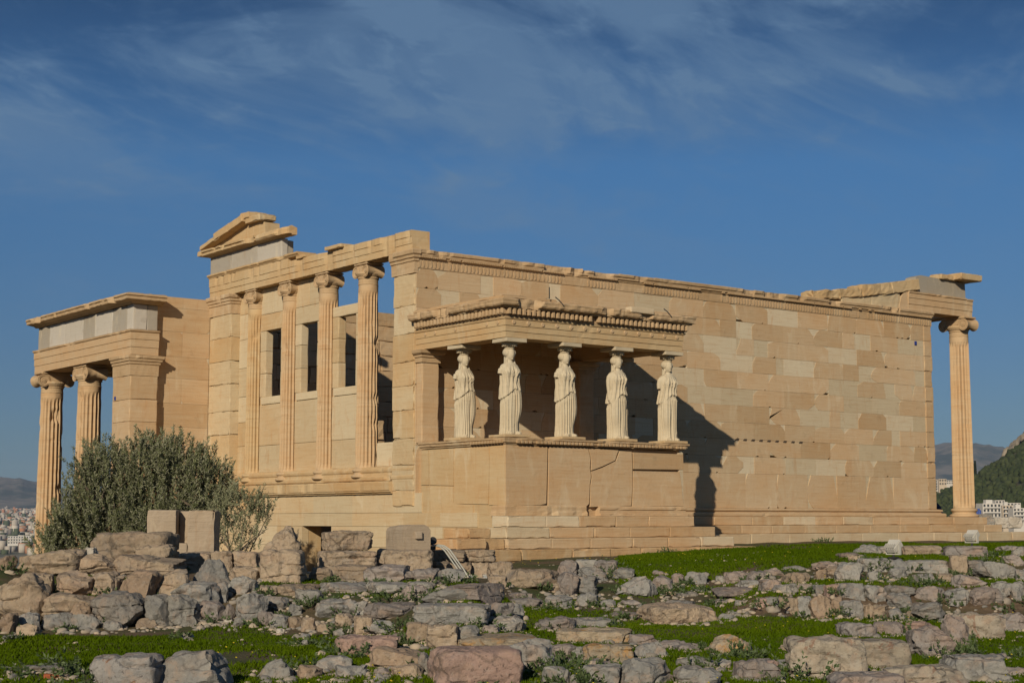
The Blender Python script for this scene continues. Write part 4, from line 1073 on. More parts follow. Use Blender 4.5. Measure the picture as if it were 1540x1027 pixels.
# ------------------------------------------------------------------ far hills, city and buildings
def wpos(u, d, z): 
    k = (u - 770) / 2400; d = np.asarray(d, float); return np.stack([CAM[0] + d * FWD[0] + k * d * RGT[0], CAM[1] + d * FWD[1] + k * d * RGT[1], np.broadcast_to(z, d.shape) + 0 * k], -1)
def hills():
    us = np.linspace(-900, 2500, 500); ds = np.linspace(11200, 19000, 70); U, D = np.meshgrid(us, ds)
    sky = np.interp(us, [-900, -300, -60, 0, 25, 60, 110, 180, 400, 900, 1250, 1340, 1405, 1440, 1462, 1485, 1510, 1540, 1640, 1900, 2500], [740, 730, 718, 716, 719, 727, 736, 742, 745, 740, 700, 676, 664, 654, 659, 667, 671, 679, 700, 715, 730])
    H_ = (781 - sky) / 2384 * 15500
    p = np.stack([U / 60, D / 900, 0 * U], -1)
    prof = smooth01((D - 11200) / 4300) * smooth01((20500 - D) / 4000)
    z0 = np.interp(D, [0, 2500, 12000, 30000], [-86, -86, 66, 120])
    rid = nfbm(p, 5, 3, True)
    z = z0 - 20 + (H_[None, :] - 50) * prof * (0.93 + 0.07 * nfbm(np.stack([U / 18, D / 2500, 0 * U], -1), 3, 9)) + 55 * rid * prof * (1 - 0.75 * prof)
    P_ = wpos(U, D, 0); P_[..., 2] = z
    n, m = U.shape; I = np.arange(n * m).reshape(n, m); F = np.stack([I[:-1, :-1], I[:-1, 1:], I[1:, 1:], I[1:, :-1]], -1).reshape(-1, 4)
    M = Mat('mountain_scrub'); a = M.noise(0.0022, 8, .65, .4); b = M.noise(0.011, 6, .7)
    col = M.mix(M.ramp(a, .42, .6), (0.05, 0.062, 0.055), (0.18, 0.155, 0.13)); col = M.mix(M.ramp(b, .58, .74, 0, .7), col, (0.34, 0.29, 0.25))
    tag(npmesh('hills', P_.reshape(-1, 3), F, M.done(col, .95), smooth=True), kind='structure')
hills()
BOXF = np.array([(0, 2, 3, 1), (4, 5, 7, 6), (0, 1, 5, 4), (2, 6, 7, 3), (0, 4, 6, 2), (1, 3, 7, 5)])
def city():
    r = np.random.RandomState(4); n = 9000
    d = 3300 + 8900 * r.rand(n) ** 0.8; u = -260 + 620 * r.rand(n)
    w = 9 + 14 * r.rand(n); l = 9 + 14 * r.rand(n); h = 7 + 15 * r.rand(n) + 14 * (r.rand(n) > .96)
    z = np.interp(d, [0, 2500, 12000, 30000], [-86, -86, 66, 120]); c = wpos(u, d, 0); ang = (r.rand(n) - .5) * 0.7
    sx = np.array([-1, 1, -1, 1, -1, 1, -1, 1]); sy = np.array([-1, -1, 1, 1, -1, -1, 1, 1]); sz = np.array([0, 0, 0, 0, 1, 1, 1, 1])
    X = sx[None] * w[:, None] / 2; Y = sy[None] * l[:, None] / 2; ca, sa = np.cos(ang)[:, None], np.sin(ang)[:, None]
    V = np.stack([c[:, :1] + X * ca - Y * sa, c[:, 1:2] + X * sa + Y * ca, z[:, None] - 3 + sz[None] * (h[:, None] + 3)], -1).reshape(-1, 3)
    F = (np.arange(n)[:, None, None] * 8 + BOXF[None]).reshape(-1, 4)
    M = Mat('city_plaster'); t = M.attr('tint'); a = M.attr('age')
    col = M.mix(t, (0.48, 0.43, 0.36), (0.26, 0.23, 0.20)); col = M.mix(M.ramp(a, .72, .74), col, (0.34, 0.17, 0.10)); col = M.mix(M.ramp(a, .2, .18), col, (0.07, 0.085, 0.05))
    tag(npmesh('city', V, F, M.done(col, .9), attrs={'tint': np.repeat(r.rand(n), 6), 'age': np.repeat(r.rand(n), 6)}), kind='stuff')
city()
def ico():
    b = bmesh.new(); bmesh.ops.create_icosphere(b, subdivisions=2, radius=1); v = np.array([x.co[:] for x in b.verts]); f = np.array([[x.index for x in q.verts] for q in b.faces]); b.free(); return v, f
HS = lambda u: np.interp(u, [1150, 1300, 1380, 1405, 1440, 1463, 1480, 1500, 1520, 1540, 1600, 1700, 1850], [781, 770, 757, 751, 737, 724, 713, 703, 690, 674, 640, 600, 610])
def hillz(U, D):
    top = (781 - HS(U)) / 2384 * 2000
    prof = smooth01((D - 850) / 1150) * smooth01((3000 - D) / 900); lo = -45
    return lo + (top - lo) * prof + 5 * nfbm(np.stack([U / 20, D / 60, 0 * U], -1), 3, 21) * prof
def wooded_hill():
    us = np.linspace(1100, 1900, 200); ds = np.linspace(840, 3000, 120); U, D = np.meshgrid(us, ds)
    P_ = wpos(U, D, 0); P_[..., 2] = hillz(U, D)
    n, m = U.shape; I = np.arange(n * m).reshape(n, m); F = np.stack([I[:-1, :-1], I[:-1, 1:], I[1:, 1:], I[1:, :-1]], -1).reshape(-1, 4)
    M = Mat('hill_soil'); a = M.noise(0.02, 6, .6); col = M.mix(M.ramp(a, .45, .62), (0.035, 0.045, 0.02), (0.15, 0.115, 0.07))
    tag(npmesh('hillside', P_.reshape(-1, 3), F, M.done(col, .95), smooth=True), kind='structure')
    v, f = ico(); r = np.random.RandomState(8); n = 3600
    d = 960 + 1200 * r.rand(n); u = 1340 + 330 * r.rand(n)
    keep = ~((u > 1470) & (d < 1330) & (r.rand(n) > 0.25)); keep &= ~((u > 1506) & (d > 1880)); d, u = d[keep], u[keep]; n = len(d)
    c = wpos(u, d, 0); c[:, 2] = hillz(u, d) + 1.5; s = 1.8 + 3.0 * r.rand(n) ** 1.4
    rad = 1 + 0.38 * vnoise((v[None] * 2.3 + r.rand(n, 1, 3) * 90), 2)
    V = c[:, None] + v[None] * rad[..., None] * s[:, None, None] * np.array([1.1, 1.1, 1.15])
    F = (np.arange(n)[:, None, None] * len(v) + f[None]).reshape(-1, 3)
    M = Mat('pine_wood'); t = M.attr('tint'); col = M.mix(t, (0.022, 0.034, 0.012), (0.06, 0.07, 0.028))
    tag(npmesh('pine_wood', V.reshape(-1, 3), F, M.done(col, .95), attrs={'tint': np.repeat(r.rand(n), len(f)) * .6 + .4 * r.rand(n * len(f))}), kind='stuff')
    # rocky summit
    U, D = np.meshgrid(np.linspace(1500, 1700, 110), np.linspace(1900, 2120, 50))
    z = hillz(U, D) - 3 + 11 * smooth01((D - 1900) / 50) * smooth01((U - 1504) / 12) + 4.5 * nfbm(np.stack([U / 6, D / 22, 0 * U], -1), 5, 31, True) * smooth01((U - 1502) / 9)
    P_ = wpos(U, D, 0); P_[..., 2] = z; n, m = U.shape; I = np.arange(n * m).reshape(n, m); F = np.stack([I[:-1, :-1], I[:-1, 1:], I[1:, 1:], I[1:, :-1]], -1).reshape(-1, 4)
    M = Mat('summit_rock'); a = M.noise(0.06, 7, .7); col = M.mix(M.ramp(a, .4, .6), (0.22, 0.17, 0.115), (0.40, 0.33, 0.24))
    tag(npmesh('rocky_summit', P_.reshape(-1, 3), F, M.done(col, .95)), kind='structure')
wooded_hill()
WHITE = simple('white_plaster', (0.50, 0.46, 0.41), .8, .06, .3); CREAM = simple('cream_plaster', (0.47, 0.39, 0.30), .8, .06, .3); PANE = simple('dark_glass', (0.05, 0.055, 0.06), .25, .1); SLAB = simple('concrete_slab', (0.50, 0.47, 0.43), .85, .08, .3)
def building(u0, u1, v0, v1, d, label, mat=WHITE, floors=4, bays=5, roof=True):
    c = at((u0 + u1) / 2, v1, d); w = (u1 - u0) / 2384 * d; h = (v1 - v0) / 2384 * d; dep = w * 0.8
    e = empty('apartment_building', c); e.rotation_euler = (0, 0, -YAW + 0.15); tag(e, label, 'building', 'white buildings below the wooded hill')
    mb = MB(); mb.box(-w / 2, w / 2, 0, dep, -12, h); mb.build('wall', mat, e)
    fh = h / floors
    for k in range(floors):
        for j in range(bays):
            x = -w / 2 + w * (j + .5) / bays; b = MB(); b.box(x - w / bays * .27, x + w / bays * .27, -0.06, 0.2, k * fh + fh * .3, k * fh + fh * .8); b.build('window', PANE, e)
        if k and floors > 2:
            b = MB(); b.box(-w * .42, w * .42, -1.4, -0.001, k * fh, k * fh + .25); b.box(-w * .42, w * .42, -1.4, -1.3, k * fh + .25, k * fh + 1.0); b.build('balcony', SLAB, e)
    if roof:
        b = MB(); b.box(-w * .2, w * .15, dep * .3, dep * .7, h, h + 2.6); b.build('stair_head', SLAB, e)
    return e
building(1478, 1507, 757, 786, 1150, 'wide white block with balconies directly right of the east column, below the wood', WHITE, 4, 5)
building(1497, 1512, 752, 764, 1230, 'small white block peeping over the wide white one beside the east column', WHITE, 2, 3, False)
building(1508, 1524, 760, 785, 1190, 'narrow cream block between two white ones at the right edge', CREAM, 4, 3)
building(1524, 1546, 764, 788, 1120, 'white block cut by the right edge, below the wooded hill', WHITE, 4, 4)
building(1514, 1536, 756, 766, 1270, 'low pale block behind the cream one at the right edge', WHITE, 2, 4, False)
building(1396, 1411, 722, 738, 1950, 'white building just right of the wall end, halfway up to the mountain', WHITE, 4, 3, False)
building(1412, 1424, 720, 730, 2000, 'cream building with flat top between wall end and east column', CREAM, 2, 3, False)
building(1423, 1434, 722, 728, 2050, 'lowest white building touching the left side of the east column', WHITE, 2, 3, False)
building(12, 46, 806, 818, 3600, 'long grey office block low at the left edge of the city', SLAB, 3, 9, False)

# ------------------------------------------------------------------ trees
def leaf_mat(name, a, b, back):
    M = Mat(name); t = M.attr('tint'); col = M.mix(t, a, b); g = M.N.new('ShaderNodeNewGeometry')
    col = M.mix(M.math('MULTIPLY', g.outputs['Backfacing'], 0.75), col, back)
    return M.done(col, 0.65)
OLIVE = leaf_mat('olive_leaves', (0.066, 0.080, 0.030), (0.165, 0.178, 0.082), (0.24, 0.235, 0.16)); BARK = simple('olive_bark', (0.14, 0.11, 0.08), .95, .3, 12, .5)
def leafy(name, parent, twigs, per, ll, lw, mat, seed, spread=0.10):
    # twigs: (base, direction, length); leaves in pairs along each twig
    r = np.random.RandomState(seed); B = np.array([t[0] for t in twigs]); Dv = np.array([t[1] for t in twigs]); Ln = np.array([t[2] for t in twigs]); n = len(B)
    Dv = Dv / np.linalg.norm(Dv, axis=1, keepdims=True)
    t = r.rand(n, per) ** 0.8; cen = B[:, None] + Dv[:, None] * (t * Ln[:, None])[..., None] + r.randn(n, per, 3) * spread * 0.25 * Ln[:, None, None]
    ld = Dv[:, None] * 0.9 + r.randn(n, per, 3) * 0.55; ld /= np.linalg.norm(ld, axis=2, keepdims=True)
    sd = np.cross(ld, r.randn(n, per, 3)); sd /= np.linalg.norm(sd, axis=2, keepdims=True)
    L = ll * (0.6 + 0.8 * r.rand(n, per, 1)); Wd = lw * (0.7 + 0.6 * r.rand(n, per, 1))
    V = np.stack([cen, cen + ld * L * .45 + sd * Wd / 2, cen + ld * L, cen + ld * L * .45 - sd * Wd / 2], 2).reshape(-1, 3)
    F = np.arange(n * per * 4).reshape(-1, 4)
    tint = (np.repeat(r.rand(n), per) * .55 + .45 * r.rand(n * per))
    return npmesh(name, V, F, mat, parent, {'tint': tint})
def olive():
    c = at(225, 740, 38.0); base = Vector((c[0], c[1], -1.5))
    e = empty('olive_tree', base); tag(e, 'big bushy grey green olive tree in front of the west wall', 'tree')
    r = np.random.RandomState(5); tw = []; limbs = []
    def lat(s, d, z): return np.array([RGT[0] * s + FWD[0] * d, RGT[1] * s + FWD[1] * d, z])
    # lobes of the crown: (lateral m, depth m, height above camera level m, radius) measured off the photograph
    px = lambda u, v: ((u - 225) / 2384 * 38, -(v - 781) / 2384 * 38 - 0.09 + 1.5 - .28)
    lobes = [(150, 705, .5), (215, 700, .75), (265, 695, .62), (300, 715, .42), (165, 755, .92), (230, 755, 1.05), (285, 760, .7), (122, 775, .5), (112, 800, .55), (170, 800, .9), (250, 800, 1.0), (300, 792, .55), (84, 812, .28), (140, 735, .45), (318, 750, .35)]
    for u, v, rad in lobes:
        s, z = px(u, v); nn = int(135 * rad ** 2) + 38
        for k in range(nn):
            q = r.randn(3); q /= np.linalg.norm(q); q *= rad * (0.25 + 0.75 * r.rand() ** 0.5) * 0.92; dep = r.uniform(-.5, .5)
            p = lat(s + q[0], q[1] + dep, z + q[2] * .85); o = lat(q[0] / rad * .55, q[1] / rad * .55, 0.95 + q[2] / rad * 0.4)
            o = o + r.randn(3) * .18; tw.append((p, o, r.uniform(.35, .72)))
    for u, v in ((262, 655), (258, 660), (217, 655), (213, 662), (296, 672), (300, 680), (140, 672), (120, 715), (330, 712), (338, 728), (328, 700), (72, 806), (95, 790), (108, 760), (230, 668), (190, 690), (180, 668), (160, 670), (240, 665)):
        s, z = px(u, v)
        for k in range(7): tw.append((lat(s + r.randn() * .14, r.randn() * .25, z - .30), lat((u - 215) / 400 + r.randn() * .14, r.randn() * .1, 1), r.uniform(.5, .85)))
    leafy('crown', e, tw, 84, 0.085, 0.021, OLIVE, 3, 0.075)
    mb = MB()
    for s in (-.35, 0.05, .4):
        top = lat(s * 3.2, r.uniform(-.5, .5), 1.9); mb.tube([lat(s * .5, 0, -.25), lat(s * .9, .1, .5), lat(s * 2, .15, 1.2), tuple(top)], [.17, .13, .09, .04], 8)
        for k in range(6):
            q = np.array(top) * r.uniform(.5, 1); mb.tube([tuple(q), tuple(q + lat(r.uniform(-.6, .6), r.uniform(-.5, .5), r.uniform(.4, .9)))], [.04, .012], 6)
    mb.build('trunk', BARK, e)
    # shrub beside it
    c = at(358, 830, 35.0); zz = gz(c[0], c[1]); e = empty('shrub', (c[0], c[1], zz)); tag(e, 'loose pale green shrub between the olive tree and the doorway', 'shrub'); tw = []
    k2 = lambda u, v: ((u - 358) / 2384 * 35, -(v - 781) / 2384 * 35 - 0.09 - zz)
    for u, v, rad in ((340, 800, .5), (360, 775, .42), (378, 765, .3), (345, 760, .35), (385, 790, .35), (330, 775, .35), (395, 775, .2), (360, 815, .5)):
        s, z = k2(u, v)
        for k in range(int(52 * rad) + 5):
            q = r.randn(3); q /= np.linalg.norm(q); q *= rad * r.rand() ** .4
            tw.append((lat(s + q[0], q[1], z + q[2]), lat(q[0] * .8, q[1] * .5, .8) + r.randn(3) * .25, r.uniform(.22, .45)))
    leafy('foliage', e, tw, 40, 0.07, 0.018, leaf_mat('shrub_leaves', (0.095, 0.105, 0.05), (0.20, 0.205, 0.11), (0.24, 0.235, 0.15)), 9)
    mb = MB()
    for k in range(9): mb.tube([(0, 0, -.1), tuple(lat(r.uniform(-.3, .3), r.uniform(-.2, .2), .5)), tuple(lat(r.uniform(-.65, .75), r.uniform(-.4, .4), r.uniform(.9, 1.4)))], [.03, .02, .008], 6)
    mb.build('stem', BARK, e)
    # lone cypress on the hill
    d = 1985; z = float(hillz(np.array(1469.0), np.array(float(d)))); p = wpos(np.array(1469.0), np.array(float(d)), z); e = empty('cypress_tree', tuple(p)); tag(e, 'slim dark cypress standing on the wooded ridge right of the east column', 'tree'); tw = []
    for k in range(420):
        h = r.rand() * 19 + 1; a = r.rand() * 6.28; rd = 1.7 * (1 - h / 22) ** .7 * (.5 + .5 * r.rand()); tw.append((np.array([rd * math.cos(a), rd * math.sin(a), h]), np.array([math.cos(a) * .3, math.sin(a) * .3, 1]), 1.4))
    leafy('crown', e, tw, 10, 1.1, .5, leaf_mat('cypress_leaves', (.012, .02, .009), (.03, .04, .018), (.03, .04, .02)), 6)
    mb = MB(); mb.tube([(0, 0, -1), (0, 0, 3), (0, 0, 18)], [.35, .3, .05], 8); mb.build('trunk', BARK, e)
olive()
# ------------------------------------------------------------------ stones
def cube_grid(n):
    idx = {}; V = []; F = []
    def vid(i, j, k):
        if (i, j, k) not in idx: idx[(i, j, k)] = len(V); V.append((2 * i / n - 1, 2 * j / n - 1, 2 * k / n - 1))
        return idx[(i, j, k)]
    for a in range(n):
        for b in range(n):
            F += [(vid(a, b, 0), vid(a, b + 1, 0), vid(a + 1, b + 1, 0), vid(a + 1, b, 0)), (vid(a, b, n), vid(a + 1, b, n), vid(a + 1, b + 1, n), vid(a, b + 1, n)),
                  (vid(a, 0, b), vid(a + 1, 0, b), vid(a + 1, 0, b + 1), vid(a, 0, b + 1)), (vid(a, n, b), vid(a, n, b + 1), vid(a + 1, n, b + 1), vid(a + 1, n, b)),
                  (vid(0, a, b), vid(0, a, b + 1), vid(0, a + 1, b + 1), vid(0, a + 1, b)), (vid(n, a, b), vid(n, a + 1, b), vid(n, a + 1, b + 1), vid(n, a, b + 1))]
    return np.array(V), np.array(F)
GRID = {n: cube_grid(n) for n in (14, 26, 48)}
RS = np.random.RandomState(21)
def rock_mesh(w, dp, h, shape, seed, yaw=None):
    # w across the view, dp in depth, h high; shape: b squared block, r boulder, f flat slab, s small stone
    r = np.random.RandomState(seed); big = w * 84 if False else w
    n = 48 if w > 1.0 else 26 if w > 0.45 else 14
    V, F = GRID[n]; P = V.copy()
    ex = {'b': 10.0, 'r': 5.0, 'f': 6.0, 's': 4.0, 'p': 5.0}[shape]
    P = P / (np.abs(P) ** ex).sum(1, keepdims=True) ** (1 / ex)
    ncut = {'b': 5, 'r': 15, 'f': 10, 's': 9, 'p': 12}[shape]
    oo = r.rand(3) * 50; P = P * (1 + {'b': .06, 'r': .17, 'f': .12, 's': .16, 'p': .15}[shape] * nfbm(P * 1.1 + oo, 3, seed % 5))[:, None]
    for k in range(ncut):
        nv = r.randn(3); nv /= np.linalg.norm(nv)
        if shape == 'b': nv = np.sign(r.randn(3)) * np.array([1, .8, .9]) + r.randn(3) * .5; nv /= np.linalg.norm(nv)
        sup = (P @ nv).max(); hgt = sup * (r.uniform(.86, .97) if shape == 'b' else r.uniform(.66, .95))
        dd = P @ nv - hgt; P = P - np.maximum(dd, 0)[:, None] * nv
    if shape == 'p':
        t = np.clip((P[:, 2] + 1) / 2, 0, 1.2); P[:, 0] = P[:, 0] * (1 - .62 * t ** 1.3) + .12 * t; P[:, 1] = P[:, 1] * (1 - .45 * t)
    P = P * np.array([w, dp, h]) / 2
    m = min(w, h * 1.6); nrm = P / (np.linalg.norm(P, axis=1, keepdims=True) + 1e-6)
    o = r.rand(3) * 100; a = {'b': .026, 'r': .038, 'f': .035, 's': .045, 'p': .035}[shape]
    rid = nfbm(P / (m * .55) + o, 4, seed % 7)
    led = np.abs(vnoise(np.stack([P[:, 0] / (m * .9), P[:, 1] / (m * .9), P[:, 2] / (m * .28)], 1) + o, 3))      # bedding ledges and cracks
    P = P + nrm * (a * m * rid)[:, None] - nrm * (np.maximum(0, .13 - led) * m * .42)[:, None]
    P = P + nrm * (0.020 * nfbm(P * 7 + o, 4, 2, True) - .012)[:, None]
    y = r.uniform(-.4, .4) if yaw is None else yaw
    if shape == 'b' and yaw is None: y = r.uniform(-.22, .22)
    c, s = math.cos(y), math.sin(y); X = P[:, 0] * c - P[:, 1] * s; Y = P[:, 0] * s + P[:, 1] * c
    X = (X - (X.max() + X.min()) / 2) * w / (X.max() - X.min()); Z = (P[:, 2] - P[:, 2].min()) * h / (P[:, 2].max() - P[:, 2].min())
    Y = Y - Y.min()
    return np.stack([X, Y, Z], 1), F
ORIG = {4: (0, 760, 2.9615), 5: (400, 760, 3.08), 6: (800, 780, 4.0526), 7: (1140, 780, 3.85), 3: (1340, 600, 4.465)}
NAMES = {'b': 'stone_block', 'r': 'boulder', 'f': 'stone_slab', 's': 'small_stone', 'p': 'boulder'}
CATS = {'b': 'stone block', 'r': 'boulder', 'f': 'stone slab', 's': 'stone', 'p': 'boulder'}
rock_n = 0
FOOT = []
def stone(reg, x0, y0, x1, y1, d, cls, shape, label, yaw=None, depth=None, group=None, name=None):
    global rock_n; rock_n += 1
    ox, oy, sc = ORIG[reg]; u0, u1 = ox + x0 / sc, ox + x1 / sc; v0, v1 = oy + y0 / sc, oy + y1 / sc
    um = (u0 + u1) / 2; onground = d == 0
    if onground:
        d = hit(um, v1)
        if d is None: return
    elif float(zg(um, d)) > at(um, v1, d)[2] + .02:
        dh = hit(um, v1); d = dh if dh and dh < d else d
    w = (u1 - u0) / 2384 * d * 1.06; h = (v1 - v0) / 2384 * d * 1.03; c = at(um, v1, d)
    dp = (depth or {'b': .75, 'r': .85, 'f': 1.1, 's': .9, 'p': .8}[shape]) * w; dp = min(dp, 1.5); dp = max(dp, min(h, w))
    h = max(.07, h * .35, at(um, v0, d + .75 * dp)[2] - c[2])      # the far edge of the top is what shows against the ground behind
    zb = c[2]; g = float(zg(um, d + dp * .4))
    ext = (0.10 + 0.12 * h) if onground else 0.05
    if not onground and -.05 < zb - g < .35: ext = max(ext, zb - g + .08)
    V, F = rock_mesh(w, dp, h + ext, shape, rock_n * 13 + 5, yaw)
    nm = name or NAMES[shape]
    o = npmesh(nm, V, F, ROCK[cls], smooth=False)
    o.data.polygons.foreach_set('use_smooth', np.ones(len(F), bool)); o.data.set_sharp_from_angle(angle=R(24))
    o.location = (c[0], c[1], zb - ext); o.rotation_euler = (0, 0, -YAW)
    if group is None: group = {'b': 'squared blocks scattered before the temple', 'r': 'boulders of the rubble terraces', 'f': 'slabs of the rubble terraces', 's': 'small stones between the boulders', 'p': 'boulders of the rubble terraces'}[shape]
    tag(o, label, CATS[shape], group)
    FOOT.append((um, d, (u1 - u0) / 2, dp, zb))
    return o
SM = {'g': 'small grey stone lying loose in the rubble terraces', 't': 'small tan stone lying loose in the rubble terraces', 'p': 'small pinkish stone lying loose in the rubble terraces', 'b': 'small brown stone lying loose in the rubble terraces', 'w': 'small whitish stone lying loose in the rubble terraces'}
